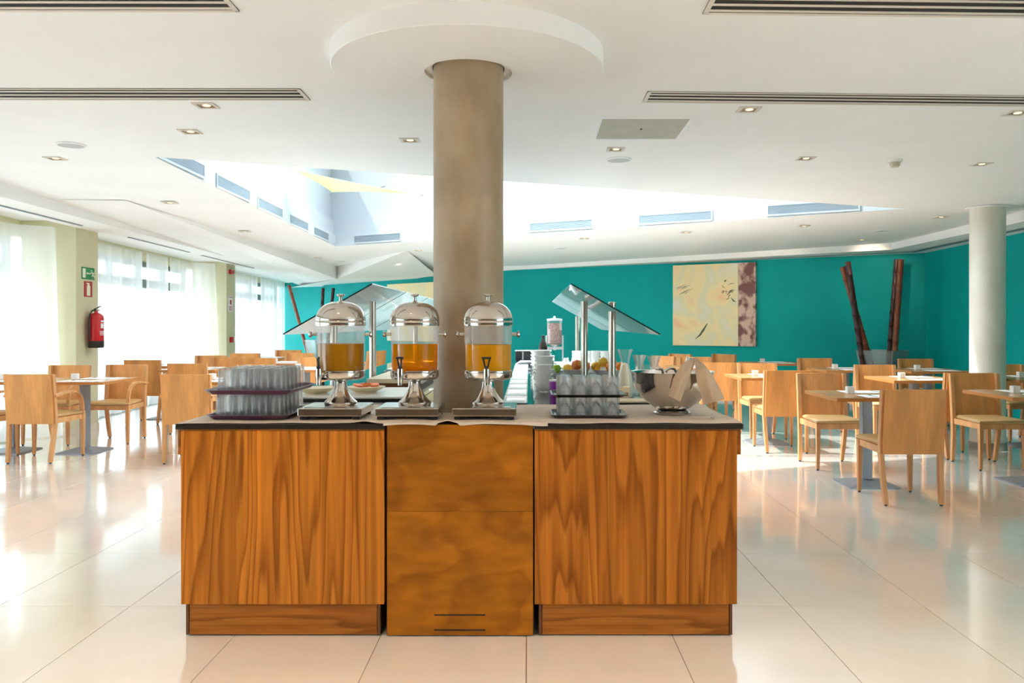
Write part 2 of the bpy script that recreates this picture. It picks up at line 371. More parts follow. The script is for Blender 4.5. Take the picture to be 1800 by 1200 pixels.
# ------------------------------------------------------------------ walls
def wall(name, a, b, z0, z1, m, out, th=0.12):
    o = Vector(out) * th
    return struct(name, B().hexa([(a[0], a[1], z0), (b[0], b[1], z0), (b[0] + o.x, b[1] + o.y, z0), (a[0] + o.x, a[1] + o.y, z0),
                                  (a[0], a[1], z1), (b[0], b[1], z1), (b[0] + o.x, b[1] + o.y, z1), (a[0] + o.x, a[1] + o.y, z1)]), m, smooth=False)
wall('wall_back', W1, W2, 0, 2.75, M_teal, (0.54, 0.84))
wall('wall_back_far', W0 + Vector((-0.4, 0.38, 0)), W1, 0, 2.75, M_teal, (0.69, 0.72))
wall('wall_right', W2, W3, 0, 2.95, M_teal, (1, 0))
wall('wall_front', (-6.5, -4.0), (5.1, -4.0), 0, 2.95, mat('dark_wall_panelling', (0.16, 0.095, 0.055), 0.5), (0, -1))
for nm, a, b, c in (('baseboard_back', W1, W2, Vector((-0.54, -0.84, 0))), ('baseboard_back_far', W0, W1, Vector((-0.69, -0.72, 0))), ('baseboard_right', W2, W3, Vector((-1, 0, 0)))):
    q = c * 0.015; struct(nm, B().hexa([(a.x, a.y, 0), (b.x, b.y, 0), (b.x + q.x, b.y + q.y, 0), (a.x + q.x, a.y + q.y, 0), (a.x, a.y, .09), (b.x, b.y, .09), (b.x + q.x, b.y + q.y, .09), (a.x + q.x, a.y + q.y, .09)]), M_white, smooth=False)
# window wall: lintel, low kerb, solid end by the camera
def lw(b, ya, yb, o0, o1, z0, z1, f=XC):
    b.hexa([(f(ya) + o0, ya, z0), (f(ya) + o1, ya, z0), (f(yb) + o1, yb, z0), (f(yb) + o0, yb, z0), (f(ya) + o0, ya, z1), (f(ya) + o1, ya, z1), (f(yb) + o1, yb, z1), (f(yb) + o0, yb, z1)])
    return b
struct('wall_left', lw(B(), -4.1, 23.6, -0.40, -0.15, 2.36, 3.05), M_green, smooth=False)
struct('wall_left_end', lw(B(), -4.1, -1.5, -0.40, -0.15, 0, 2.36), M_green, smooth=False)
for i, yp in enumerate((3.9, 9.83, 15.75)):
    struct('pillar_%d' % (i + 1), lw(B(), yp, yp + 0.57, -0.15, 0.5, 0, 2.6), M_green, smooth=False)
    struct('baseboard_pillar_%d' % (i + 1), lw(B(), yp - .012, yp + 0.58, -0.15, 0.512, 0, 0.09), M_wallw, smooth=False)
# windows: aluminium frame with transom and mullions, a pane per light
wi = 0
for ya, yb in ((-1.5, 3.9), (4.47, 9.83), (10.4, 15.75), (16.32, 23.0)):
    wi += 1
    fr = B(); lw(fr, ya, yb, -0.34, -0.28, 0.0, 0.09); lw(fr, ya, yb, -0.34, -0.28, 2.28, 2.36); lw(fr, ya, yb, -0.35, -0.27, 1.93, 2.07)
    win = struct('window_%d' % wi, fr, M_alu, smooth=False)
    n = 5; st = (yb - ya) / n
    for k in range(n + 1):
        y = ya + k * st; y = min(max(y, ya + .03), yb - .03)
        obj('mullion', lw(B(), y - .03, y + .03, -0.345, -0.275, 0, 2.36), M_alu, win, smooth=False)
    for k in range(n):
        for z0, z1 in ((.09, 1.93), (2.07, 2.28)):
            obj('pane', lw(B(), ya + k * st + .03, ya + (k + 1) * st - .03, -0.313, -0.307, z0, z1), M_pane, win, smooth=False)

# ------------------------------------------------------------------ ceiling with triangular light well
TA = C(273, 276); TB = C(590, 433); TCc = C(1590, 367)
tri = [TA.xy.copy(), TB.xy.copy(), TCc.xy.copy()]
bm = bmesh.new()
outer = [(-8.0, -4.3), (-8.0, 10), (-8.0, 24.0), (8, 24.0), (8, 10), (8, -4.3)]
def tri_fill(bm, loops, zf):
    edges = []
    for lp in loops:
        v = [bm.verts.new((x, y, zf(y))) for x, y in lp]
        edges += [bm.edges.new((v[i], v[(i + 1) % len(v)])) for i in range(len(v))]
    return bmesh.ops.triangle_fill(bm, use_beauty=True, edges=edges)
tri_fill(bm, [outer, [tuple(p) for p in tri]], zc)
b = B(); b.bm.free(); b.bm = bm
for f in bm.faces:
    if f.normal.z > 0: f.normal_flip()
struct('ceiling', b, M_ceil, smooth=False, recalc=False)
def lerp(a, b, t): return a + (b - a) * t
cen = (tri[0] + tri[1] + tri[2]) / 3
def offset_tri(d):
    out = []
    for i in range(3):
        p, a, c = tri[i], tri[i - 1], tri[(i + 1) % 3]
        u = (p - a).normalized(); w = (p - c).normalized()
        s_ = math.sqrt(max(1e-6, (1 - u.dot(w)) / 2)); s2 = math.sin(math.acos(max(-1, min(1, (-u).dot(-w)))) / 2)
        out.append(p + (u + w).normalized() * (d / s2))
    return out
Tn = [offset_tri(d) for d in (0.0, 0.05, 0.11)]
zt = [[zc(p.y) for p in tri], [zc(p.y) + 0.178 for p in tri], [zc(p.y) + 0.41 for p in tri], [4.25] * 3]
well = B()
def ringface(T, z0, T2, z1):
    for i in range(3):
        j = (i + 1) % 3
        well._add([(T[i].x, T[i].y, z0[i]), (T[j].x, T[j].y, z0[j]), (T2[j].x, T2[j].y, z1[j]), (T2[i].x, T2[i].y, z1[i])], [(0, 1, 2, 3)])
ringface(Tn[0], zt[0], Tn[0], zt[1]); ringface(Tn[0], zt[1], Tn[1], zt[1]); ringface(Tn[1], zt[1], Tn[1], zt[2]); ringface(Tn[1], zt[2], Tn[2], zt[2]); ringface(Tn[2], zt[2], Tn[2], zt[3])
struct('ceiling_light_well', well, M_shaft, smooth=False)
roofg = B(); roofg.prism([tuple(p) for p in offset_tri(0.25)], 4.36, 4.375)
sk = struct('window_skylight', roofg, M_pane, smooth=False)
for k in range(6):
    y = 6.4 + k * 1.05
    obj('rafter', B().box(-3.2, 4.2, y, y + .06, 4.26, 4.35), M_white, sk, smooth=False)
# solid roof around the well so the sky only comes in through the glass
rb = bmesh.new(); tri_fill(rb, [outer, [tuple(p) for p in Tn[2]]], lambda y: 4.25)
b = B(); b.bm.free(); b.bm = rb; struct('roof', b, M_white, smooth=False)
for nm, a, c in (('wall_attic_left', (-8, -4.3), (-8, 24)), ('wall_attic_right', (8, -4.3), (8, 24)), ('wall_attic_back', (-8, 24), (8, 24)), ('wall_attic_front', (-8, -4.3), (8, -4.3))):
    struct(nm, B()if False else (lambda bb: (bb._add([(a[0], a[1], 2.7), (c[0], c[1], 2.7), (c[0], c[1], 4.25), (a[0], a[1], 4.25)], [(0, 1, 2, 3)]), bb)[1])(B()), M_white, smooth=False)

# soffits
def soffit(name, inner, outr, hb_in, hb_out):
    b = B()
    for i in range(len(inner) - 1):
        a, c, d, e = inner[i], inner[i + 1], outr[i + 1], outr[i]
        b._add([(a[0], a[1], H + hb_in[i]), (c[0], c[1], H + hb_in[i + 1]), (d[0], d[1], H + hb_out[i + 1]), (e[0], e[1], H + hb_out[i])], [(0, 1, 2, 3)])
        b._add([(a[0], a[1], H + hb_in[i]), (c[0], c[1], H + hb_in[i + 1]), (c[0], c[1], zc(c[1]) + .02), (a[0], a[1], zc(a[1]) + .02)], [(0, 1, 2, 3)])
        b._add([(e[0], e[1], H + hb_out[i]), (d[0], d[1], H + hb_out[i + 1]), (d[0], d[1], zc(d[1]) + .02), (e[0], e[1], zc(e[1]) + .02)], [(0, 1, 2, 3)])
    return struct(name, b, M_ceil, smooth=False)
ys = [-4, 2, 8, 14, 19, 23.0]
soffit('ceiling_soffit_left', [(XI(y), y) for y in ys], [(XO(y), y) for y in ys], [1.14] * 5 + [1.0], [1.14] * 5 + [1.0])
E1 = C(1800, 376); E2 = C(1567, 427); E3 = C(930, 467); rx = lambda y: W2.x + (W2.x - W3.x) / (W2.y - W3.y) * (y - W2.y)
inn = [(rx(-4) - .55, -4), (rx(4) - .55, 4), (rx(9.2) - .55, 9.2), (E2.x, E2.y), (E3.x, E3.y - .1), (-1.9, 17.6)]
out = [(rx(-4), -4), (rx(4), 4), (rx(9.2), 9.2), (W2.x, W2.y), (W1.x, W1.y), (-2.4, 18.97)]
soffit('ceiling_soffit_back', inn, out, [1.11, 1.11, 1.11, 1.10, 1.10, 1.03], [1.105, 1.105, 1.105, 1.10, 1.10, 1.06])
trm = B()
for i in range(len(inn) - 2):      # shadow-gap strip under the soffit
    a = lerp(Vector(inn[i]), Vector(out[i]), .55); c = lerp(Vector(inn[i + 1]), Vector(out[i + 1]), .55); a2 = lerp(Vector(inn[i]), Vector(out[i]), .68); c2 = lerp(Vector(inn[i + 1]), Vector(out[i + 1]), .68)
    trm._add([(a.x, a.y, H + 1.096), (c.x, c.y, H + 1.092), (c2.x, c2.y, H + 1.092), (a2.x, a2.y, H + 1.096)], [(0, 1, 2, 3)])
struct('trim_1', trm, M_grey, smooth=False)
sl = B()
for ya, yb in ((2, 9.6), (10.9, 13.2), (13.8, 17)): lw(sl, ya, yb, 0.66, 0.69, H + 1.13, H + 1.139)
struct('trim_2', sl, M_grey, smooth=False)
# folded wedge of lowered ceiling in the far corner by the windows
P1 = C(220, 352); P3 = C(715, 440); P2 = Vector((-3.96, 17.0, H + 0.91)); Q = Vector((-3.96, 17.0, zc(17))); L1 = Vector((XI(8.3), 8.3, zc(8.3))); W0h = Vector((W0.x, W0.y, H + 1.0)); WI = Vector((XI(22.6), 22.6, H + 0.985)); Wp = Vector((-2.6, 19.15, H + 1.04)); T1_ = Vector((-2.0, 17.8, H + 1.04))
wd = B()
wd._add([P1, P2, WI, L1], [(0, 1, 2), (0, 2, 3)])
wd._add([P1, P2, Q], [(0, 1, 2)])
wd._add([Q, P2, P3], [(0, 1, 2)])
wd._add([P2, P3, T1_, Wp, W0h, WI], [(0, 1, 2), (0, 2, 3), (0, 3, 4), (0, 4, 5)])
struct('ceiling_wedge', wd, M_ceil, smooth=False)

# ------------------------------------------------------------------ columns
def column(name, x, y, r, top, m, disc=False):
    c = struct(name, B().lathe([(r, 0), (r, top)], 64, (x, y, 0)), m)
    return c
CX, CY, CR = (823.5 - VX) / F * 4.09, 4.09, 0.173
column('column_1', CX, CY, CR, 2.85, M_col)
zt_ = zc(3.42); zb = H + 1.24
struct('ceiling_disc', B().lathe([(0.667, zt_ + .05), (0.667, zb + .004), (0.663, zb), (0.216, zb), (0.216, zb + .02), (0.18, zb + .02)], 96, (CX, CY, 0)), M_ceil, angle=25)
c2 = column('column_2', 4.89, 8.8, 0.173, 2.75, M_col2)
struct('baseboard_column', B().lathe([(.173, 0), (.182, 0), (.182, .075), (.173, .08)], 48, (4.89, 8.8, 0)), mat('grey_plinth', (0.30, 0.28, 0.24), 0.5))
struct('trim_3', B().lathe([(.173, 0), (.215, 0), (.215, .012), (.173, .012)], 48, (4.89, 8.8, zc(8.8) - .013)), M_ceil)

# ------------------------------------------------------------------ curtains
def curtain(ya, yb, label, zt=2.47, gather=False):
    n = int((yb - ya) * 26)
    ph = random.random() * 6
    def f(u, v):
        y = ya + (yb - ya) * u; z = 0.015 + (zt - 0.015) * v
        a = 0.028 * math.sin(u * (yb - ya) * 16 + ph + 0.8 * math.sin(u * 5 + ph)) + 0.014 * math.sin(u * (yb - ya) * 41 + 1.3 + v * 1.5)
        g = 0
        if gather:
            e = max(0, min(1, (y - (yb - .50)) / .45)); g = (.31 + .09 * (1 - v)) * e * e * (3 - 2 * e)
        return (XC(y) - .03 + g + a * (0.75 + 0.35 * (1 - v)), y, z)
    o = obj('curtain', B().grid(f, n, 6), M_curt, recalc=False, angle=180)
    tag(o, label, 'curtain', 'sheer curtains along the window wall')
curtain(-1.4, 3.85, 'sheer white curtain nearest the camera, before the first green pillar')
curtain(4.5, 9.80, 'sheer white floor-length curtain on the near side of the pillar with the fire extinguisher', gather=True)
curtain(10.43, 13.05, 'sheer white curtain just beyond the fire extinguisher pillar')
curtain(13.2, 14.15, 'narrow sheer white curtain between the two gaps in the curtains')
curtain(14.3, 15.72, 'sheer white curtain ending at the second green pillar', gather=True)
curtain(16.36, 20.05, 'sheer white curtain just beyond the second green pillar')
curtain(20.2, 22.9, 'sheer white curtain touching the teal wall corner')

# ------------------------------------------------------------------ signs and extinguisher on the pillars
YS = 10.13
def on(t, b): return b.xform(Matrix.Translation(-Vector(t.location)))
def wall_thing(name, label, cat, Y, pyc):
    return thing(name, label, cat, (XO(Y), Y, H - (pyc - VY) / F * Y), math.pi / 2 + math.atan(.064))
def SP(x, y, d, o): return Vector(((x - o[0]) * o[2], -d, -(y - o[1]) * o[3]))
def fb(b, x0, x1, y0, y1, d, o, th=.002):
    a = SP(x0, y0, 0, o); c = SP(x1, y1, 0, o); return b.box(a.x, c.x, -d - th, -d, c.z, a.z)
O1 = (154.5, 480.5, .0150, .00699)
t = wall_thing('exit_sign', 'green emergency exit sign with running figure and arrow on the pillar', 'sign', YS, 480.5)
obj('sign_board', fb(B(), 143.5, 165.5, 470, 491, 0, O1, .006), M_grsign, t, smooth=False)
obj('door_symbol', fb(B(), 144.6, 149.5, 472.5, 488.5, .006, O1), M_signw, t, smooth=False)
ar = B(); pts = [SP(x, y, .0065, O1) for x, y in ((150.5, 480.5), (153, 478.2), (153, 479.6), (156.5, 479.6), (156.5, 481.4), (153, 481.4), (153, 482.8))]
ar._add(pts + [p - Vector((0, .002, 0)) for p in pts], [tuple(range(7)), tuple(range(13, 6, -1))] + [(i, (i + 1) % 7, 7 + (i + 1) % 7, 7 + i) for i in range(7)])
obj('arrow_symbol', ar, M_signw, t, smooth=False)
man = B(); man.lathe([(0, .008), (.013, .005), (.016, 0), (.013, -.005), (0, -.008)], 10, tuple(SP(159.3, 475.3, .008, O1)))
for pp, rr_ in (([(160.5, 478), (162, 483)], .013), ([(162, 483), (159.5, 486), (160.5, 489)], .008), ([(162, 483), (164.3, 485), (164.1, 488.5)], .008), ([(160.5, 478.4), (157.8, 479.5), (157.3, 482)], .006), ([(160.8, 478.4), (163, 480), (164.2, 478.2)], .006)):
    man.tube([SP(x, y, .008, O1) for x, y in pp], rr_, 6)
obj('running_figure', man, M_signw, t)
O2 = (154.3, 508, .0150, .00699)
t = wall_thing('extinguisher_sign', 'red sign with pale extinguisher symbol under the exit sign', 'sign', YS, 508)
obj('sign_board', fb(B(), 147.5, 161.2, 494.5, 521.5, 0, O2, .006), M_redsign, t, smooth=False)
sy = fb(B(), 151.6, 157.4, 502, 519.5, .006, O2); fb(sy, 153, 156, 498.5, 502.1, .006, O2); fb(sy, 151, 156, 497.2, 499.3, .0062, O2)
obj('extinguisher_symbol', sy, M_signw, t, smooth=False)
ex = thing('fire_extinguisher', 'red fire extinguisher with black foot hung on the green pillar', 'fire extinguisher', (XO(10.13) + .102, 10.13, H - (611 - VY) / F * 10.13), math.pi / 2 - .30)
obj('cylinder', B().lathe([(0, .06), (.083, .06), (.086, .075), (.086, .36), (.078, .395), (.05, .42), (.022, .43), (.02, .45), (0, .45)], 24), M_red, ex)
obj('foot', B().lathe([(0, 0), (.082, 0), (.088, .01), (.088, .085), (0, .085)], 24), M_black, ex)
obj('label_panel', B().lathe([(.0868, .13), (.0868, .335)], 24), M_red, ex) if False else None
lab = B()
for z0, z1, x0, x1 in ((.315, .335, 2, 9), (.24, .30, 2, 4.6), (.24, .255, 5, 9), (.265, .28, 5, 8.4), (.29, .30, 5, 9), (.20, .206, 1, 9), (.185, .191, 1, 8), (.17, .176, 1, 9), (.155, .161, 1, 7)):
    a0 = math.radians(-90 + (x0 - 3) * 9); a1 = math.radians(-90 + (x1 - 3) * 9); k = 5
    r_ = .0872
    lab._add([(r_ * math.cos(a0 + (a1 - a0) * i / k), r_ * math.sin(a0 + (a1 - a0) * i / k), z) for i in range(k + 1) for z in (z0, z1)], [(2 * i, 2 * i + 2, 2 * i + 3, 2 * i + 1) for i in range(k)])
obj('label', lab, M_paper, ex, kind='stuff')
obj('valve', B().box(-.02, .02, -.018, .018, .45, .475, .004).tube([(-.01, 0, .465), (.03, 0, .47), (.05, 0, .455)], .008), M_brushed, ex)
obj('handle', B().strip([(0, -.03, .475), (0, .0, .48), (0, .05, .505), (0, .08, .51)], .01, .004).xform(Matrix.Rotation(math.radians(-90), 4, 'Z')), M_black, ex)
obj('hose', B().tube([(-.02, 0, .46), (-.06, -.0, .455), (-.095, 0, .41), (-.104, 0, .33), (-.104, 0, .2), (-.098, 0, .10)], .010, 8), M_black, ex)
obj('bracket', B().box(-.02, .02, .07, .10, .28, .33), M_brushed, ex)
O3 = (405.5, 534, .034, .01103)
t = wall_thing('fire_notice', 'white paper fire notice with red emblem on the second green pillar', 'sign', 16.0, 534)
obj('sign_board', fb(B(), 401.5, 409.5, 520, 548, 0, O3, .006), M_paper, t, smooth=False)
e_ = fb(B(), 402.3, 408.7, 521.5, 523, .006, O3); fb(e_, 404, 407.2, 527, 535, .006, O3)
for q in range(4): fb(e_, 402.5, 408.5, 538 + q * 2.3, 539.2 + q * 2.3, .006, O3)
obj('print', e_, M_redsign, t, kind='stuff', smooth=False)
def wbox(name, pyc, w, h, label):
    t = wall_thing(name, label, 'alarm', 16.0, pyc)
    obj('housing', B().box(-w / 2, w / 2, -.05, 0, -h / 2, h / 2, .004), M_red, t, smooth=False); obj('face_plate', B().box(-w * .25, w * .25, -.053, -.0495, -h * .25, h * .25), M_redsign, t, smooth=False)
wbox('alarm_sounder', 478, .22, .085, 'small red alarm sounder high on the second green pillar')
wbox('call_point', 597, .12, .11, 'small square red fire call point low on the second green pillar')

# ------------------------------------------------------------------ ceiling fittings
def cbox(b, x0, x1, y0a, y0b, y1a, y1b, d0, d1):
    """box hung under the sloping ceiling between drops d0 (lower) and d1; its y edges run y0a->y0b and y1a->y1b from x0 to x1"""
    q = [(x0, y0a), (x1, y0b), (x1, y1b), (x0, y1a)]
    return b.hexa([(x, y, zc(y) - d0) for x, y in q] + [(x, y, zc(y) - d1) for x, y in q])
def diffuser(x0, x1, ya, yb, wd_, label, nslat):
    t = thing('linear_diffuser', label, 'air vent', ((x0 + x1) / 2, (ya + yb) / 2, zc((ya + yb) / 2)), 0, 'long slot air diffusers in the ceiling')
    L_ = t.location
    fy = lambda x: ya + (yb - ya) * (x - x0) / (x1 - x0)
    obj('recess', on(t, cbox(B(), x0, x1, ya, yb, ya + wd_, yb + wd_, .0035, -.01)), M_dark, t, smooth=False)
    e = .022
    fr = B(); cbox(fr, x0, x1, ya, yb, ya + .012, yb + .012, .006, .0); cbox(fr, x0, x1, ya + wd_ - .02, yb + wd_ - .02, ya + wd_, yb + wd_, .006, .0)
    cbox(fr, x0, x0 + e, ya, fy(x0 + e), ya + wd_, fy(x0 + e) + wd_, .006, 0); cbox(fr, x1 - e, x1, fy(x1 - e), yb, fy(x1 - e) + wd_, yb + wd_, .006, 0)
    obj('frame', on(t, fr), M_slat, t, smooth=False)
    for k in range(nslat):
        o0 = wd_ * (k + .62) / (nslat + .45)
        obj('slat', on(t, cbox(B(), x0 + e, x1 - e, ya + o0, yb + o0, ya + o0 + .022, yb + o0 + .022, .0055, .004)), M_slat, t, smooth=False)
diffuser(-4.25, -1.235, 3.30, 3.31, .21, 'long dark slot diffuser at the top left edge of the ceiling', 3)
diffuser(-4.25, -1.28, 4.60, 4.61, .22, 'long slot diffuser in the left of the ceiling, second row from the camera', 3)
diffuser(0.745, 4.3, 3.33, 3.43, .215, 'long dark slot diffuser at the top right edge of the ceiling', 3)
diffuser(0.67, 4.3, 4.66, 4.80, .21, 'long slot diffuser above the square access panel, second row from the camera', 3)
t = thing('access_panel', 'square grey ceiling access panel with white frame', 'ceiling panel', (0.75, 5.48, zc(5.48)))
fr = B()
for a in ((.45, 1.06, 5.20, 5.215), (.45, 1.06, 5.745, 5.76), (.45, .465, 5.215, 5.745), (1.02, 1.06, 5.215, 5.745)): cbox(fr, a[0], a[1], a[2], a[2], a[3], a[3], .010, -.004)
obj('frame', on(t, fr), M_ceil, t, smooth=False); obj('panel', on(t, cbox(B(), .467, 1.018, 5.217, 5.217, 5.743, 5.743, .005, -.004)), M_panelg, t, smooth=False)
obj('latch', on(t, B().lathe([(0, 0), (.008, 0), (.008, .006), (0, .006)], 12, (.745, 5.48, zc(5.48) - .009))), M_dark, t)
DL = [((362, 185), 'behind the second left slot diffuser'), ((334, 231), 'in the left of the ceiling, one row behind the bright pair'), ((97, 278), 'below the round speaker near the left edge'), ((298, 356), 'beside the start of the lowered ceiling fold'),
      ((720, 246), 'just left of the beige column'), ((1082, 262), 'just above the round speaker right of the column'), ((1316, 192), 'right behind the right slot diffuser'), ((1788, 198), 'at the right edge of the picture'),
      ((1416, 278), 'between the access panel and the smoke detector'), ((1725, 288), 'in the ceiling above the pale column'), ((1654, 381), 'beside the pale column top'), ((1413, 397), 'behind the right tip of the light well'),
      ((1206, 408), 'behind the middle of the light well, right of the column'), ((1515, 421), 'near the corner of the teal walls'), ((1027, 419), 'behind the light well near the column'), ((430, 407), 'beside the light well vents on the window side'),
      ((560, 453), 'at the far corner of the light well'), ((736, 440), 'behind the light well just left of the column')]
dproto = None
for (px, py), lb in DL:
    c = C(px, py)
    if dproto is None:
        dproto = thing('downlight', 'small square recessed downlight ' + lb, 'ceiling light', tuple(c), 0, 'square downlights')
        fr = B()
        for a in ((-.065, .065, -.065, -.045), (-.065, .065, .045, .065), (-.065, -.045, -.045, .045), (.045, .065, -.045, .045)): fr.box(a[0], a[1], a[2], a[3], -.006, .004)
        obj('frame', fr, M_slat, dproto, smooth=False)
        obj('reflector', B().box(-.045, .045, -.045, .045, -.0015, .003), mat('downlight_reflector', (0.30, 0.20, 0.11), 0.3, 0.6), dproto, smooth=False)
        obj('lamp', B().lathe([(0, -.004), (.022, -.004), (.026, 0)], 16, (0.004, 0, 0)), M_lamp, dproto)
    else: dup(dproto, tuple(c), None, 'small square recessed downlight ' + lb)
    if py < 300 or True:
        spot('downlight_beam', (c.x, c.y, c.z - .02), ROOM_LIGHT, WARM, 95, .7)
# warm fill spots added behind and above the camera, in unseen downlight frames
for x in (-2.6, -0.85, 0.9, 2.7):
    for y in (-1.6, 0.3, 2.2):
        dup(dproto, (x, y, zc(y)), None, 'unseen square downlight added behind the camera for warm fill', 'added fill downlights behind the camera')
        spot('front_fill_spot', (x, y, zc(y) - .03), FRONT_FILL, (1, .72, .45), 104, .8, .12)
# wall washers along the teal wall
for px, py, tx, ty in ((1031, 419, 1031, 500), (1362, 420, 1362, 490), (1772, 400, 1775, 450), (700, 455, 700, 510), (1206, 418, 1230, 500), (1515, 421, 1540, 500)):
    c = C(px, py); d = P(tx, ty, c.y * 1.12)
    spot('wall_wash_beam', (c.x, c.y, c.z - .08), WASH_LIGHT, WARM, 60, .8, .04, tuple(d))
sp = None
for (px, py), lb in (((125, 254), 'round white ceiling speaker near the left edge of the picture'), ((1088, 280), 'round white ceiling speaker below the access panel'), ((1552, 405), 'round white ceiling speaker near the pale column'), ((985, 436), 'round white ceiling speaker far behind the light well'), ((600, 459), 'round white ceiling speaker by the far corner of the light well')):
    c = C(px, py)
    if sp is None:
        sp = thing('ceiling_speaker', lb, 'speaker', tuple(c), 0, 'round ceiling speakers')
        obj('rim', B().lathe([(.088, .004), (.10, .002), (.10, -.006), (.088, -.010), (.086, -.004)], 32), M_white, sp); obj('grille', B().lathe([(0, -.007), (.087, -.006), (.087, 0)], 32), mat('speaker_mesh', (0.5, 0.52, 0.52), 0.6), sp)
    else: dup(sp, tuple(c), None, lb)
c = C(1573, 281); t = thing('smoke_detector', 'small beige smoke detector hanging from the ceiling', 'smoke detector', tuple(c))
obj('base', B().lathe([(0, .002), (.055, .002), (.055, -.012), (.045, -.02), (0, -.02)], 24), M_por, t); obj('sensor', B().lathe([(0, -.055), (.03, -.055), (.04, -.04), (.042, -.02), (0, -.02)], 24), mat('detector_cream', (0.5, 0.45, 0.33), 0.4), t)
# air vents in the light well
def vent(a, c, z0, z1, nrm, label):
    a = Vector((a.x, a.y)); c = Vector((c.x, c.y)); m_ = (a + c) / 2; u = (c - a); Lh = u.length / 2; u.normalize()
    t = thing('air_vent', label, 'air vent', (m_.x, m_.y, z0), math.atan2(u.y, u.x), 'grey louvred vents in the light well')
    s = 1 if Vector((-u.y, u.x)).dot(nrm) > 0 else -1
    h = z1 - z0
    def bx(b, x0, x1, d0, d1, zz0, zz1): return b.box(x0, x1, min(s * d0, s * d1), max(s * d0, s * d1), zz0, zz1)
    fr = B(); f_ = .018
    bx(fr, -Lh, Lh, 0, .014, 0, f_); bx(fr, -Lh, Lh, 0, .014, h - f_, h); bx(fr, -Lh, -Lh + f_, 0, .014, f_, h - f_); bx(fr, Lh - f_, Lh, 0, .014, f_, h - f_)
    obj('frame', fr, M_shaft, t, smooth=False)
    obj('backing', bx(B(), -Lh + f_, Lh - f_, 0.0, .002, f_, h - f_), M_grey, t, smooth=False)
    sb = B(); n = 9
    for k in range(n):
        z = f_ + (h - 2 * f_) * (k + .5) / n; bx(sb, -Lh + f_, Lh - f_, .002, .010, z - .0022, z + .0022)
    obj('louvre', sb, mat('vent_slat', (0.36, 0.42, 0.46), 0.5), t, smooth=False, kind='stuff')
def on_line(px, a, c):
    k = (px - VX) / F; t_ = (k * a.y - a.x) / ((c.x - a.x) - k * (c.y - a.y)); return Vector((a.x + (c.x - a.x) * t_, a.y + (c.y - a.y) * t_))
lefts = [(277, 358), (379, 438), (452, 496), (507, 541), (550, 577)]; words_ = ['first', 'second', 'third', 'fourth', 'fifth']
for i, (p0, p1) in enumerate(lefts):
    a = on_line(p0, tri[0], tri[1]); c = on_line(p1, tri[0], tri[1]); z = zc((a.y + c.y) / 2)
    vent(a, c, z + .012, z + .148, (cen - a), 'grey vent on window side of light well, %s from camera' % words_[i])
for i, (p0, p1, w_) in enumerate([(622, 706, 'just left of the beige column'), (930, 1043, 'just right of the beige column'), (1122, 1253, 'in the middle right of the far side'), (1348, 1512, 'at the right tip')]):
    a = on_line(p0, tri[1], tri[2]); c = on_line(p1, tri[1], tri[2]); z = zc((a.y + c.y) / 2)
    vent(a, c, z + .02, z + .155, (cen - a), 'grey vent on far side of light well, ' + w_)
# shade sails in the light well
def sail(name, pts, col, lab):
    t = thing(name, lab, 'shade sail', tuple(sum(pts, Vector()) / 3), 0)
    def f(u, v):
        p = pts[0] * (1 - u) + (pts[1] * (1 - v) + pts[2] * v) * u
        m_ = sum(pts, Vector()) / 3; k = 4 * u * (1 - u) * 0.12 + 0.14 * 4 * v * (1 - v) * u
        q = p.lerp(m_, k); return tuple(q - Vector(t.location))
    obj('cloth', B().grid(f, 10, 10).thick(.004), sail_mat(name + '_cloth', col), t)
    cb = B()
    for p in pts:
        d = (p - sum(pts, Vector()) / 3).normalized(); cb.tube([p - Vector(t.location), p + d * .22 - Vector(t.location)], .008, 6)
    obj('cord', cb, M_brushed, t, kind='stuff')
sail('green_shade_sail', [P(512, 297, 10.3), P(722, 340, 8.6), P(584, 337, 10.4)], (0.60, 0.74, 0.40), 'pale green triangular shade sail stretched in the light well')
sail('yellow_shade_sail', [P(702, 300, 8.8), P(850, 296, 8.6), P(678, 327, 10.6)], (0.92, 0.80, 0.45), 'yellow shade sail in the light well partly behind the column')

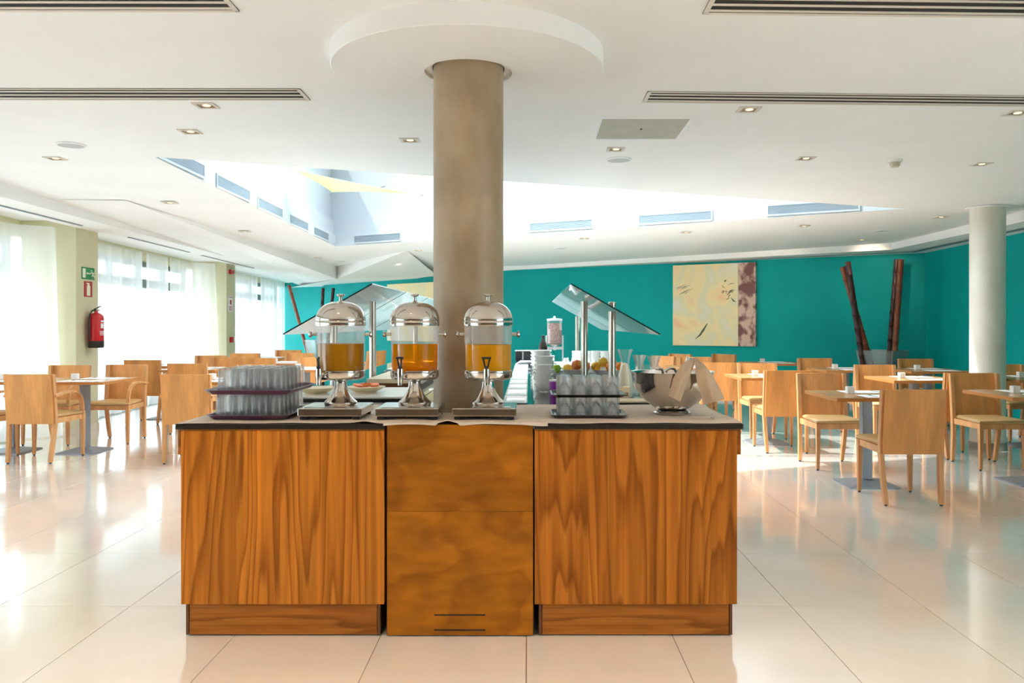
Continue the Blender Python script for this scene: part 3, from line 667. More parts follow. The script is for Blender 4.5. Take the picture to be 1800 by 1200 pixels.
# ------------------------------------------------------------------ buffet counter
CF = 3.52; BK = 9.9
def ct(name, label, cat, x, y=CF): return thing(name, label, cat, (x, y, 0))
def counter(x0, x1, s0, s1, mw, label, railside):
    xm = (x0 + x1) / 2; t = ct('buffet_counter', label, 'counter', xm)
    X = lambda v: v - xm
    obj('body', B().box(X(x0 + .02), X(x1 - .02), .03, BK - CF, .145, .875), M_wdark, t, smooth=False)
    obj('front_panel', B().box(X(x0), X(x1), 0, .022, .139, .880, .0015), mw, t, smooth=False)
    obj('side_panel', B().box(X(x0), X(x0 + .02), .024, BK - CF, .139, .880), mw, t, smooth=False)
    obj('side_panel', B().box(X(x1 - .02), X(x1), .024, BK - CF, .139, .880), mw, t, smooth=False)
    obj('plinth', B().box(X(x0 + .032), X(x1 - .032), .012, .03, .006, .137, .001), M_wP, t, smooth=False)
    obj('plinth_side', B().box(X(x0 + .018), X(x0 + .030), .010, BK - CF - .05, .006, .137), M_wdark, t, smooth=False)
    obj('plinth_side', B().box(X(x1 - .030), X(x1 - .018), .010, BK - CF - .05, .006, .137), M_wdark, t, smooth=False)
    obj('plinth_base', B().box(X(x0 + .04), X(x1 - .04), .04, BK - CF - .06, 0, .137), M_dark, t, smooth=False)
    obj('worktop', B().box(X(s0), X(s1), -.008, BK - CF + .02, .886, .910, .002), M_granite, t, smooth=False)
    obj('edge_strip', B().box(X(x0), X(x1), 0.002, .02, .8805, .8855), M_wP, t, smooth=False)
    rx0 = (x0 - .021, x0) if railside < 0 else (x1, x1 + .021)
    obj('tray_rail', B().box(X(rx0[0]), X(rx0[1]), .02, BK - CF, .775, .884, .001), M_wP, t, smooth=False)
    return t
counter(-1.486, -.619, -1.507, -.616, M_wL, 'wooden buffet counter with black worktop under the purple glass trays', -1)
counter(.024, .888, .020, .913, M_wR, 'wooden buffet counter with black worktop under the steel bowl', 1)
t = ct('counter_screen', 'tall honey-brown wooden panel with two black slots between the counters', 'panel', -.295)
X = lambda v: v + .295
zs = [.006, .535, .905]
obj('lower_board', B().box(X(-.607), X(.017), .004, .024, .006, .5345, .0008), M_wC, t, smooth=False)
obj('upper_board', B().box(X(-.607), X(.017), .004, .024, .5355, .905, .0008), wood('panel_veneer_upper', [(0.38, 0.132, 0.007), (0.34, 0.113, 0.005), (0.255, 0.076, 0.003)], (1.5, 1, 2.2), (8.1, 0, 2.6), 5, (7, 1, 22), 0.33, 0.55, streak=.25), t, smooth=False)
for z in (.093, .0285): obj('slot', B().box(X(-.405), X(-.187), .0015, .006, z - .0025, z + .0025), M_black, t, smooth=False)
obj('back_shadow_gap', B().box(X(-.612), X(.021), .0245, .04, .0, .885), M_dark, t, smooth=False)
# centre worktop with a hole for the column
cw = bmesh.new(); nh = 40
rect = [(-.613, 3.546), (.018, 3.546), (.018, BK), (-.613, BK)]; hole = [(CX + (CR + .004) * math.cos(2 * math.pi * i / nh), CY + (CR + .004) * math.sin(2 * math.pi * i / nh)) for i in range(nh)]
r_ = tri_fill(cw, [rect, hole], lambda y: .908)
fs = [f for f in r_['geom'] if isinstance(f, bmesh.types.BMFace)]
ext = bmesh.ops.extrude_face_region(cw, geom=fs); bmesh.ops.translate(cw, verts=[v for v in ext['geom'] if isinstance(v, bmesh.types.BMVert)], vec=(0, 0, -.02))
b = B(); b.bm.free(); b.bm = cw
o = obj('centre_worktop', b, M_granite, smooth=False); tag(o, 'polished black middle worktop running back between the two counters around the column', 'worktop')
t = thing('worktop_support', 'plain dark boards under the middle worktop behind the panel', 'support', (-.295, 9.8, 0))
obj('board', B().box(-.31, .31, 0, .05, 0, .886), M_wdark, t, smooth=False)

# beige runner on top
def rz(x, y):
    w = .0025 * (math.sin(x * 23 + y * 9) + math.sin(x * 9.3 - y * 21 + 2) * .8 + 1.9)
    hump = .016 * math.exp(-((x + .347) / .035) ** 2) * max(0, 1 - abs(y - 3.50) / .12) + .009 * math.exp(-((x + .70) / .04) ** 2) * max(0, 1 - abs(y - 3.5) / .1) + .005 * math.exp(-((x + .02) / .06) ** 2) * max(0, 1 - abs(y - 3.5) / .1)
    return .9115 + w * .35 + hump
def runf(u, v):
    x = -1.495 + 2.40 * u; back = 4.33 if (x < -.52 or x > -.05) else 3.90
    y0 = 3.512 - .004 * math.sin(x * 7); 
    y = y0 + .0 + (4.30 - y0) * v
    return (x + .010 * math.sin(y * 9), y, rz(x, y))
run = B().grid(runf, 150, 30, skip=lambda x, y, z: (x - CX) ** 2 + (y - CY) ** 2 < (CR + .03) ** 2)
# short overhang in the middle
def lipf(u, v):
    x = -.62 + .70 * u; y0 = 3.512 - .004 * math.sin(x * 7)
    d = (.004 + .010 * (.5 + .5 * math.sin(x * 17 + 1)) ** 1.3) * v
    if abs(x + .347) < .05: d *= .2
    return (x, y0 - .004 * v, rz(x, y0) - d)
run.grid(lipf, 60, 2)
bmesh.ops.remove_doubles(run.bm, verts=run.bm.verts[:], dist=.0004)
o = obj('table_runner', run.thick(-.0012), M_runner, angle=60); tag(o, 'creased beige paper runner laid across the front of the worktops', 'table runner')

# ------------------------------------------------------------------ trays with glasses
RZ = .9165
def tray(name, x0, x1, y0, y1, z, m, lab, fl=.02, h=.018, ch=.03):
    xm, ym = (x0 + x1) / 2, (y0 + y1) / 2; t = thing(name, lab, 'tray', (xm, ym, z))
    def octo(e, zz):
        a, c = (x1 - x0) / 2 + e, (y1 - y0) / 2 + e; k = ch + e * .6
        return [(-a + k, -c, zz), (a - k, -c, zz), (a, -c + k, zz), (a, c - k, zz), (a - k, c, zz), (-a + k, c, zz), (-a, c - k, zz), (-a, -c + k, zz)]
    obj('pan', B().loft([octo(-fl, 0), octo(0, h), octo(.006, h), octo(.006, h + .002), octo(-.002, h + .002), octo(-fl + .002, .004)], True), m, t, angle=20)
    return t
def tumbler(h, r, r2):
    return B().lathe([(r - .0022, 0), (r, 0), (r, h * .3), (r2, h - .006), (r2 - .004, h), (0, h - .0008), (0, h - .013), (r2 - .003, h - .012), (r - .0024, h * .3), (r - .0022, 0)], 20)
def jar(h, r):
    return B().lathe([(r - .003, 0), (r, 0), (r, .012), (r * .90, .018), (r * .97, .03), (r * .97, h - .012), (r * .9, h), (0, h - .001), (0, h - .03), (r * .35, h - .028), (r * .80, .022 + .01), (r * .8, .02), (r - .004, .008), (r - .003, 0)], 16)
tray('serving_tray', -1.412, -1.055, 3.595, 4.03, RZ, M_ptray, 'purple plastic tray lying on the runner under upturned tumblers')
tray('serving_tray', -1.418, -1.040, 3.575, 4.04, RZ + .111, M_ptray, 'purple plastic tray stacked on top of the lower tumblers')
tp = None
for lev, (zz, lb) in enumerate(((RZ + .0045, 'upturned clear tumbler on the lower purple tray'), (RZ + .1155, 'upturned clear tumbler on the upper purple tray'))):
    for i in range(5):
        for j in range(6):
            x = -1.358 + i * .0605 + random.uniform(-.001, .001) + (.008 if lev else 0); y = 3.655 + j * .0625
            if tp is None: tp = obj('tumbler', tumbler(.1055, .0285, .0262), M_glass, angle=50); tag(tp, lb, 'glass', 'tumblers on the lower purple tray'); tp.location = (x, y, zz)
            else:
                c = tp.copy(); COL.objects.link(c); c.location = (x, y, zz); c['label'] = lb; c['group'] = ('tumblers on the lower purple tray', 'tumblers on the upper purple tray')[lev]
tray('serving_tray', .104, .437, 3.665, 3.93, RZ, M_dtray, 'dark shiny metal tray on the runner under small glass jars', .012, .012, .02)
tray('serving_tray', .104, .430, 3.665, 3.93, RZ + .0905, M_dtray, 'dark shiny metal tray stacked on the lower small jars', .012, .012, .02)
jp = None
for lev, (zz, lb) in enumerate(((RZ + .0045, 'upturned chunky glass jar on the lower dark metal tray'), (RZ + .095, 'upturned chunky glass jar on the upper dark metal tray'))):
    for i in range(4):
        for j in range(3):
            x = .160 + i * .0715; y = 3.713 + j * .073
            if jp is None: jp = obj('glass_jar', jar(.0855, .0345), M_glass, angle=40); tag(jp, lb, 'glass', 'glass jars on the lower metal tray'); jp.location = (x, y, zz)
            else:
                c = jp.copy(); COL.objects.link(c); c.location = (x, y, zz); c['label'] = lb; c['group'] = ('glass jars on the lower metal tray', 'glass jars on the upper metal tray')[lev]

# ------------------------------------------------------------------ juice dispensers
def dispenser(cx, tx, mj, lab, turn, level):
    t = thing('juice_dispenser', lab, 'drink dispenser', (cx, 3.745, RZ))
    ox = tx - cx
    obj('drip_tray', B().box(-.14, .14, -.14, .14, .014, .050, .004, 2), M_chrome, t, smooth=False)
    obj('drip_tray_recess', B().box(-.115, .115, -.125, -.075, .0502, .0515), M_brushed, t, smooth=False)
    for sx in (-1, 1):
        for sy_ in (-1, 1): obj('foot', B().box(sx * .115 - .016, sx * .115 + .016, sy_ * .115 - .016, sy_ * .115 + .016, 0, .0145), M_black, t, smooth=False)
    obj('pedestal', B().lathe([(0, .050), (.070, .050), (.074, .056), (.074, .066), (.068, .072), (.060, .078), (.048, .092), (.036, .112), (.029, .135), (.026, .158), (.034, .166), (.06, .170), (0, .171)], 40, (ox, 0, 0)), M_chrome, t)
    obj('lower_band', B().lathe([(0, .168), (.094, .168), (.104, .173), (.1092, .182), (.1092, .208), (.1075, .210), (.1055, .208), (.1055, .186), (0, .186)], 48, (ox, 0, 0)), M_chrome, t)
    tank = obj('tank', B().lathe([(.1045, .190), (.1075, .23), (.1085, .395), (.108, .414), (.1045, .414), (.105, .395), (.104, .23), (.1005, .192)], 48, (ox, 0, 0), loop=True), M_tank, t)
    obj('juice', B().lathe([(0, .193), (.0995, .193), (.103, .23), (.1035, level), (0, level)], 48, (ox, 0, 0)), mj, t)
    obj('rim', B().lathe([(.104, .410), (.111, .410), (.112, .416), (.112, .428), (.109, .434), (.103, .434)], 48, (ox, 0, 0), loop=True), M_chrome, t)
    dome = [(.109, .434)] + [(.1085 * math.cos(a), .440 + .084 * math.sin(a)) for a in [math.radians(k * 9) for k in range(10)]] + [(0, .524)]
    lid = obj('lid', B().lathe([(.104, .432), (.112, .434), (.112, .440)] + [(.1105 * math.cos(a) ** .8, .440 + .080 * math.sin(a)) for a in [math.radians(k * 8.5) for k in range(1, 11)]] + [(0, .520)], 48, (ox, 0, 0)), M_chrome, t)
    obj('knob', B().lathe([(0, .515), (.017, .518), (.008, .524), (.007, .541), (.017, .546), (.019, .550), (.017, .554), (0, .555)], 24, (ox, 0, 0)), M_chrome, lid)
    for sx in (-1, 1):
        hk = B().lathe([(0, .0), (.008, .0), (.007, .022), (.014, .026), (.016, .031), (.013, .036), (0, .037)], 20)
        hk.xform(Matrix.Translation((ox + sx * .107, 0, .372)) @ Matrix.Rotation(math.radians(90) * sx, 4, 'Y')); obj('handle', hk, M_chrome, t)
    R_ = Matrix.Translation((ox, 0, 0)) @ Matrix.Rotation(math.radians(turn), 4, 'Z')
    sp_ = B().tube([(0, -.095, .200), (0, -.150, .200)], .012, 14).tube([(0, -.144, .222), (0, -.144, .186), (0, -.145, .168), (0, -.147, .150)], [.014, .015, .012, .010], 14)
    tap = obj('tap', sp_.xform(R_), M_chrome, t)
    lv = B().tube([(0, -.144, .215), (0, -.146, .235)], .009, 8)
    lv.tube([(-.007, -.146, .232), (-.014, -.148, .268)], .004, 6).tube([(.007, -.146, .232), (.014, -.148, .268)], .004, 6).tube([(-.021, -.148, .270), (.021, -.148, .270)], .0052, 8)
    obj('lever', lv.xform(Matrix.Translation((ox, 0, 0)) @ Matrix.Rotation(math.radians(turn), 4, 'Z') @ Matrix.Translation((0, -.145, 0)) @ Matrix.Rotation(math.radians(turn * 1.3), 4, 'Z') @ Matrix.Translation((0, .145, 0))), M_black, tap)
    return t
dispenser(-.873, (599 - VX) / F * 3.745, M_j1, 'glass juice dispenser of cloudy brown juice beside the purple trays', -28, .330)
dispenser(-.535, (729 - VX) / F * 3.745, M_j2, 'glass juice dispenser of clear amber juice, the middle one of three', -18, .327)
dispenser(-.197, (858 - VX) / F * 3.745, M_j3, 'glass juice dispenser of opaque orange juice in front of the column', 0, .325)

# ------------------------------------------------------------------ steel bowl, bottle, tongs, napkin, spoon
bx_, by_ = .672, 3.87
bw = thing('steel_bowl', 'large polished steel punch bowl with a napkin over its rim', 'bowl', (bx_, by_, RZ))
out_ = [(.072, 0), (.082, .004), (.080, .012), (.068, .020), (.088, .030), (.128, .060), (.162, .100), (.183, .145), (.193, .190), (.197, .196)]
obj('shell', B().lathe([(0, .0265)] + [(.05, .022)] + out_[3:] + [(.190, .194), (.180, .148), (.158, .105), (.122, .066), (.084, .038), (0, .034)], 64, (0, 0, 0)), M_chrome, bw)
obj('foot_ring', B().lathe([(.064, .0), (.086, .0), (.088, .006), (.082, .012), (.068, .018), (.060, .018)], 48, loop=True), M_chrome, bw)
t = thing('serving_tongs', 'chrome serving tongs whose curled ends stick out of the steel bowl', 'tongs', (bx_ - .05, by_ - .06, RZ + .05))
obj('arm', B().tube([(.03, .02, -.0), (-.0, -.02, .08), (-.012, -.05, .145), (-.02, -.07, .163), (-.035, -.075, .168), (-.045, -.07, .172)], [.006, .006, .006, .007, .010, .012], 10), M_chrome, t)
obj('ring_handle', B().tube([(.0, -.06, .148), (.004, -.06, .160), (.02, -.055, .168), (.040, -.05, .163), (.050, -.045, .146)], .006, 10), M_chrome, t)
t = thing('bottle', 'foil-necked bottle standing in the steel bowl under the napkin', 'bottle', (bx_ + .015, by_ - .015, RZ + .050)); t.rotation_euler = (0, math.radians(17), 0)
obj('glass', B().lathe([(0, 0), (.030, 0), (.034, .01), (.036, .115), (.030, .145), (.016, .17), (0, .17)], 24), mat('green_bottle', (0.02, 0.06, 0.03), 0.1), t)
obj('foil', B().lathe([(.037, .10), (.031, .147), (.018, .172), (.0155, .215), (.017, .222), (0, .224)], 14), M_foil, t, angle=10)
# napkin: two hanging flaps folded over the bottle top and rim
nap = B()
pk = Vector((bx_ + .055, by_ - .04, RZ + .2635))
def dep(x, z):   # in front of the bowl surface
    r = .150 if z < RZ + .10 else .150 + (z - RZ - .10) * .55
    dx = x - bx_; rr = r + .052
    f_ = math.sqrt(max(0.0001, rr * rr - min(abs(dx), rr * .97) ** 2)); return by_ - f_
def flapf(L0, R0, L1_, R1_, bulge):
    # px outlines: L(v), R(v) lists of (px,py) from the top downwards
    def ev(lst, v):
        s_ = v * (len(lst) - 1); i = min(int(s_), len(lst) - 2); f_ = s_ - i
        return Vector(lst[i]).lerp(Vector(lst[i + 1]), f_)
    def f(u, v):
        a = ev(L0, v); c = ev(R0, v); p = a.lerp(c, u)
        Y = 3.84 - .17 * min(1, v / .30) ** .8 - bulge * math.sin(u * math.pi) * min(1, v * 2) - .006 * math.sin(u * 9 + v * 3)
        if v < .001: Y = 3.835
        q = P(p.x, p.y, Y); return tuple(q)
    return f
nap.grid(flapf([(1221, 628), (1203, 636), (1190, 652), (1183, 665), (1179, 680), (1175, 695)], [(1223, 628), (1219, 645), (1212, 662), (1206, 678), (1201, 692), (1196, 706)], 0, 0, .030), 10, 20)
nap.grid(flapf([(1221, 628), (1222, 642), (1223, 656), (1225, 672), (1231, 690), (1236, 712)], [(1224, 628), (1236, 638), (1250, 655), (1260, 672), (1268, 687), (1274, 701)], 0, 0, .022), 10, 20)
o = obj('napkin', nap.thick(.0035), M_napk, angle=60); tag(o, 'folded beige linen napkin draped over the steel bowl', 'napkin')
sn = B(); a = P(1215, 737, 3.66); c = P(1262, 739, 3.63); a.z = c.z = RZ + .006
sn.tube([a, a.lerp(c, .7)], .002, 6); sn.lathe([(0, .003), (.008, .002), (.011, -.001), (.008, -.003), (0, -.004)], 12, tuple(a.lerp(c, .8)))
o = obj('spoon', sn, M_chrome); tag(o, 'slim steel spoon lying on the runner in front of the bowl', 'spoon')

# ------------------------------------------------------------------ sneeze guards
def guard(mirror, label):
    X = (lambda x: x) if not mirror else (lambda x: -.76 - x)
    t = thing('sneeze_guard', label, 'sneeze guard', (X(.564), 5.6, .910))
    L0 = Vector(t.location)
    hx, hz, lx, lz = .274, 1.595, .862, 1.262
    ys_ = [5.45, 6.9, 6.93, 8.4, 8.43, 9.85]
    n = Vector((-(lz - hz), 0, (lx - hx))).normalized(); n = Vector((n.x * (-1 if mirror else 1), 0, n.z)) * .009
    for k in range(3):
        y0, y1 = ys_[2 * k], ys_[2 * k + 1]
        q = [Vector((X(hx), y0, hz)) - L0, Vector((X(lx), y0, lz)) - L0, Vector((X(lx), y1, lz)) - L0, Vector((X(hx), y1, hz)) - L0]
        pn = obj('glass_pane', B().slab(q, n), M_guard, t, smooth=False)
        e0 = [q[0] + Vector((0, -.003, 0)), q[1] + Vector((0, -.003, 0)), q[1], q[0]]
        obj('glass_edge', B().slab(e0, n), M_gedge, pn, smooth=False)
    pz = lambda x: hz + (lz - hz) * (x - hx) / (lx - hx)
    for x, y, cap in ((.564, 5.6, 1), (.415, 6.2, 0), (.564, 9.6, 1)):
        zt_ = pz(x) - .012
        p_ = B().lathe([(0, 0), (.045, 0), (.045, .006), (.026, .008), (.026, zt_ - .91), (0, zt_ - .91)], 20, (X(x) - L0.x, y - L0.y, 0))
        po = obj('post', p_, M_brushed, t)
        if cap: obj('cap', B().lathe([(0, 0), (.026, 0), (.026, .03), (.02, .036), (0, .037)], 20, (X(x) - L0.x, y - L0.y, pz(x) - .91 + .016)), M_brushed, po)
    return t
guard(False, 'tilted glass sneeze guard on steel posts over the fruit side of the buffet')
guard(True, 'tilted glass sneeze guard on steel posts over the platter side of the buffet')

# ------------------------------------------------------------------ buffet items
WT = .910
def put(name, b, m, x, y, z, label, cat, group=None, angle=35):
    o = obj(name, b, m, loc=(x, y, z), angle=angle); return tag(o, label, cat, group)
def bowlb(r, h, foot=.45): return B().lathe([(0, .0), (r * foot, 0), (r * foot, .006), (r * .75, h * .45), (r, h), (r - .004, h), (r * .72, h * .5), (r * .42, .010), (0, .009)], 28)
def fruit(r, dent=True): return B().lathe([(0, -r * .86), (r * .35, -r * .94), (r * .72, -r * .68), (r, 0), (r * .78, r * .64), (r * .42, r * .88), (r * .12, r * .82), (0, r * .74)], 16)
fruits = {'lime': mat('green_apple_skin', (0.22, 0.42, 0.02), 0.3), 'red': noisy('red_apple_skin', (0.55, 0.06, 0.02), (0.65, 0.30, 0.05), 20, 0.3), 'org': mat('orange_peel', (0.85, 0.26, 0.02), 0.45), 'yel': mat('yellow_apple_skin', (0.82, 0.50, 0.05), 0.35), 'pink': mat('peach_skin', (0.80, 0.28, 0.16), 0.5)}
fb_ = [(.150, 6.25, .115, 'white bowl of green apples near the middle worktop'), (.362, 6.35, .106, 'white bowl of red apples in front of the inner guard post'), (.605, 6.30, .125, 'white bowl of oranges near the capped guard post')]
for x, y, r, lb in fb_: put('fruit_bowl', bowlb(r, .075), M_por, x, y, WT, lb, 'bowl', 'white fruit bowls')
def fr_(x, y, z, r, k, lb, nm): 
    t = thing(nm, lb, 'fruit', (x, y, z), random.random() * 3, 'fruit in the white bowls')
    obj('flesh', fruit(r), fruits[k], t, angle=80); obj('stem', B().tube([(0, 0, r * .72), (.003, 0, r * 1.1)], .002, 5), M_wdark, t)
fr_(.147, 6.24, WT + .128, .042, 'lime', 'large green apple on top of its bowl', 'apple')
fr_(.088, 6.20, WT + .090, .036, 'lime', 'green apple on the aisle side of its bowl', 'apple'); fr_(.205, 6.18, WT + .088, .036, 'lime', 'green apple at the front of its bowl', 'apple')
fr_(.362, 6.27, WT + .112, .042, 'red', 'red and yellow apple on top of the middle fruit bowl', 'apple'); fr_(.292, 6.33, WT + .084, .036, 'yel', 'yellow apple beside the red apples', 'apple')
fr_(.432, 6.31, WT + .100, .038, 'pink', 'pink peach beside the red apple', 'peach'); fr_(.362, 6.43, WT + .096, .036, 'red', 'red apple at the back of the middle fruit bowl', 'apple')
fr_(.512, 6.31, WT + .098, .040, 'yel', 'yellow apple behind the guard post by the oranges', 'apple'); fr_(.560, 6.25, WT + .132, .040, 'yel', 'yellow apple heaped above the oranges', 'apple')
fr_(.612, 6.19, WT + .100, .040, 'org', 'bright orange at the front of the orange bowl', 'orange'); fr_(.694, 6.26, WT + .098, .038, 'org', 'orange on the far side of the orange bowl', 'orange'); fr_(.64, 6.33, WT + .122, .038, 'org', 'orange on top of the orange bowl', 'orange')
# stacked white bowls beside the middle worktop
sb0 = None
for si, (x, y, n, r) in enumerate(((.090, 5.15, 5, .062), (.105, 5.72, 6, .07), (.110, 7.0, 6, .085), (.100, 7.6, 5, .09))):
    wds = ['nearest', 'second', 'third', 'farthest'][si]
    for k in range(n):
        put('small_bowl', bowlb(r, .05), M_por, x, y, WT + k * .030, 'white bowl in the %s stack beside the middle worktop, %s from the bottom' % (wds, ['first', 'second', 'third', 'fourth', 'fifth', 'sixth'][k]), 'bowl', 'stacked white bowls')
t = thing('canister', 'small purple canister behind the glass jars', 'canister', (.150, 4.85, WT))
obj('body', B().lathe([(0, 0), (.03, 0), (.031, .004), (.031, .088), (0, .088)], 24), mat('purple_label', (0.22, 0.015, 0.30), 0.4), t); obj('lid', B().lathe([(.032, .088), (.032, .098), (0, .1)], 24), M_por, t)
def carafe(x, y, h, fill, m, lab, s=1):
    t = thing('carafe', lab, 'carafe', (x, y, WT), 0, 'glass carafes')
    pr = [(0, 0), (.040, 0), (.045, .01), (.046, h * .25), (.038, h * .48), (.024, h * .68), (.027, h * .8), (.040, h * .95), (.044, h)]
    pr = [(a * s, z) for a, z in pr]
    obj('glass', B().lathe(pr + [(r - .002, z) for r, z in pr[::-1][:-1]][:-1] + [(0, .006)], 28), M_glass if not m else M_clear, t)
    if m: obj('drink', B().lathe([(0, .008)] + [(max(r - .003, .0), z) for r, z in pr[1:] if z <= fill * h] + [(0, fill * h)], 24), m, t)
carafe(.560, 4.82, .276, .72, M_milk, 'tall flared glass carafe of milk behind the steel bowl', 1.05)
carafe(.655, 4.55, .20, .72, mat('pale_juice', (0.85, 0.58, 0.28), 0.4), 'shorter carafe of pale peach juice behind the bowl rim')
carafe(.665, 4.98, .236, 0, None, 'empty flared glass carafe next to the milk carafe', .95)
carafe(.745, 4.92, .232, 0, None, 'empty flared glass carafe above the bowl rim, farther from the milk', .95)
t = thing('jam_box', 'small cream box with printed side below the milk carafe', 'box', (.530, 4.60, WT))
obj('box', B().box(-.028, .028, -.03, .03, 0, .075, .003), M_cream, t); obj('print', B().box(-.018, .018, -.0315, -.0302, .025, .045), mat('print_brown', (0.3, 0.2, 0.08), 0.5), t)
def board(x0, x1, y0, y1, z0, z1, m, me, lab, nm='serving_board'):
    t = thing(nm, lab, 'serving board', ((x0 + x1) / 2, (y0 + y1) / 2, z0)); a, c = (x1 - x0) / 2, (y1 - y0) / 2
    obj('base', B().box(-a, a, -c, c, 0, (z1 - z0) * .45, .002), me, t, smooth=False); obj('surface', B().box(-a + .01, a - .01, -c + .01, c - .01, (z1 - z0) * .46, z1 - z0, .002), m, t, smooth=False)
board(.47, .85, 4.46, 5.10, WT - .0, WT + .0, M_cream, M_wdark, 'x') if False else None
board(-1.36, -.69, 4.55, 5.25, WT, WT + .022, M_por, M_dark, 'dark-edged white board under the near platters')
board(-1.10, -.72, 5.52, 6.6, WT, WT + .055, M_cream, M_wdark, 'raised cream serving board farther along the platter side')
board(.25, .86, 7.1, 8.1, WT, WT + .05, M_por, M_por, 'raised white board behind the fruit bowls')
board(.30, .80, 4.35, 4.52, WT, WT + .018, M_cream, M_black, 'low dark-edged board behind the steel bowl')
def platter(x, y, z, r, lab, h=.035):
    return put('platter', bowlb(r, h, .55), M_cream, x, y, z, lab, 'platter', 'platters on the board')
platter(-1.235, 4.78, WT + .022, .115, 'round cream platter seen between the trays and brown juice')
platter(-.96, 4.85, WT + .022, .115, 'round cream platter with orange slices behind the brown juice dispenser')
for k in range(5):
    a = k * 1.25; t = obj('fruit_slice', B().lathe([(0, -.006), (.028, -.005), (.03, 0), (.028, .005), (0, .006)], 14), mat('papaya', (0.85, 0.22, 0.06), 0.4) if k == 0 else bpy.data.materials['papaya'], loc=(-.96 + .05 * math.cos(a), 4.85 + .05 * math.sin(a), WT + .022 + .044), angle=50)
    t.rotation_euler = (.25 * math.cos(a), .25 * math.sin(a), a); tag(t, 'orange fruit slice on the round cream platter', 'fruit', 'orange slices on the platter')
t = thing('cake_stand', 'small glass cake stand with knob beside the purple trays', 'cake stand', (-1.27, 5.35, WT))
obj('stand', B().lathe([(0, 0), (.05, 0), (.012, .012), (.010, .06), (.075, .066), (.075, .07), (0, .07)], 24), M_vase, t); obj('dome', B().lathe([(.068, .071), (.066, .10), (.04, .125), (.008, .13), (.008, .145), (.012, .155), (0, .16)], 24), M_vase, t)
for k, (x, y, w) in enumerate(((-1.0, 6.75, .2), (-.80, 6.9, .2))):
    t = thing('chafing_dish', ['small steel chafing dish beside the middle guard post', 'small steel chafing dish next to the column'][k], 'chafing dish', (x, y, WT), 0, 'steel chafing dishes')
    obj('tray', B().box(-w / 2, w / 2, -.14, .14, .03, .07, .006, 2), M_chrome, t); lid = obj('lid', B().box(-w / 2 + .01, w / 2 - .01, -.13, .13, .07, .12, .03, 4), M_chrome, t)
    obj('handle', B().tube([(-.03, -.135, .09), (-.03, -.155, .095), (.03, -.155, .095), (.03, -.135, .09)], .004, 6), M_black, lid)
    for sx in (-1, 1):
        for sy_ in (-1, 1): obj('leg', B().tube([(sx * (w / 2 - .02), sy_ * .11, 0), (sx * (w / 2 - .02), sy_ * .11, .032)], .006, 6), M_brushed, t)
for k in range(4):
    o = put('newspaper', B().box(-.12, .12, -.16, .16, 0, .006, .001), M_paper if k % 2 else mat('blue_grey_paper', (0.22, 0.32, 0.45), 0.6), -1.16 + .01 * k, 7.4, WT + k * .0065, 'folded paper in the pile on the far platter side, number %s up' % ['one', 'two', 'three', 'four'][k], 'paper', 'pile of papers')
pw = None
for k in range(9):  # shallow white dishes added to imitate pale reflections in the polished worktop
    lb = 'white strip added as a reflection in the middle worktop, %s from the front' % ['first', 'second', 'third', 'fourth', 'fifth', 'sixth', 'seventh', 'eighth', 'ninth'][k]
    b_ = B().loft([[(-.055, -.2, 0), (.055, -.2, 0), (.055, .2, 0), (-.055, .2, 0)], [(-.065, -.215, .012), (.065, -.215, .012), (.065, .215, .012), (-.065, .215, .012)], [(-.058, -.208, .012), (.058, -.208, .012), (.058, .208, .012), (-.058, .208, .012)], [(-.05, -.195, .004), (.05, -.195, .004), (.05, .195, .004), (-.05, .195, .004)]])
    put('reflection_strip', b_, M_por, -.075, 4.55 + k * .455, .908, lb, 'platter', 'white strips added as reflections in the middle worktop')
# cereal dispenser, ornate bottle, cups, toaster at the far end
t = thing('cereal_dispenser', 'tall clear cereal dispenser half full of pinkish flakes', 'cereal dispenser', (.270, 8.75, WT))
obj('stand', B().box(-.10, .10, -.08, .08, 0, .02, .003).box(-.095, -.08, -.01, .01, .02, .30).box(.08, .095, -.01, .01, .02, .30).box(-.095, .095, -.012, .012, .15, .18), M_por, t)
obj('tube', B().lathe([(.03, .18), (.078, .21), (.08, .22), (.08, .46), (.078, .46), (.078, .22), (.03, .184)], 28), M_clear, t)
obj('cereal', B().lathe([(0, .19), (.03, .19), (.074, .213), (.076, .22), (.076, .425), (0, .435)], 24), noisy('cereal_flakes', (0.42, 0.22, 0.19), (0.70, 0.50, 0.44), 90, 0.9, bump=.6, bscale=120), t, kind='stuff')
obj('lid', B().lathe([(.083, .455), (.083, .475), (.03, .48), (.012, .482), (.012, .50), (0, .505)], 28), M_por, t)
obj('dial', B().lathe([(0, 0), (.022, 0), (.022, .02), (0, .02)], 12).xform(Matrix.Translation((0, -.05, .165)) @ Matrix.Rotation(math.pi / 2, 4, 'X')), M_por, t)
t = thing('oil_bottle', 'dark ornate bottle with amber window beside the cereal dispenser', 'bottle', (.145, 8.6, WT))
obj('body', B().lathe([(0, .0), (.036, 0), (.036, .07), (.044, .08), (.046, .17), (.036, .22), (.018, .25), (.014, .29), (.018, .30), (0, .305)], 24), mat('dark_bottle', (0.02, 0.014, 0.012), 0.15), t)
obj('label', B().lathe([(.0365, .01), (.0368, .065)], 24), mat('bottle_label', (0.70, 0.42, 0.26), 0.5), t)
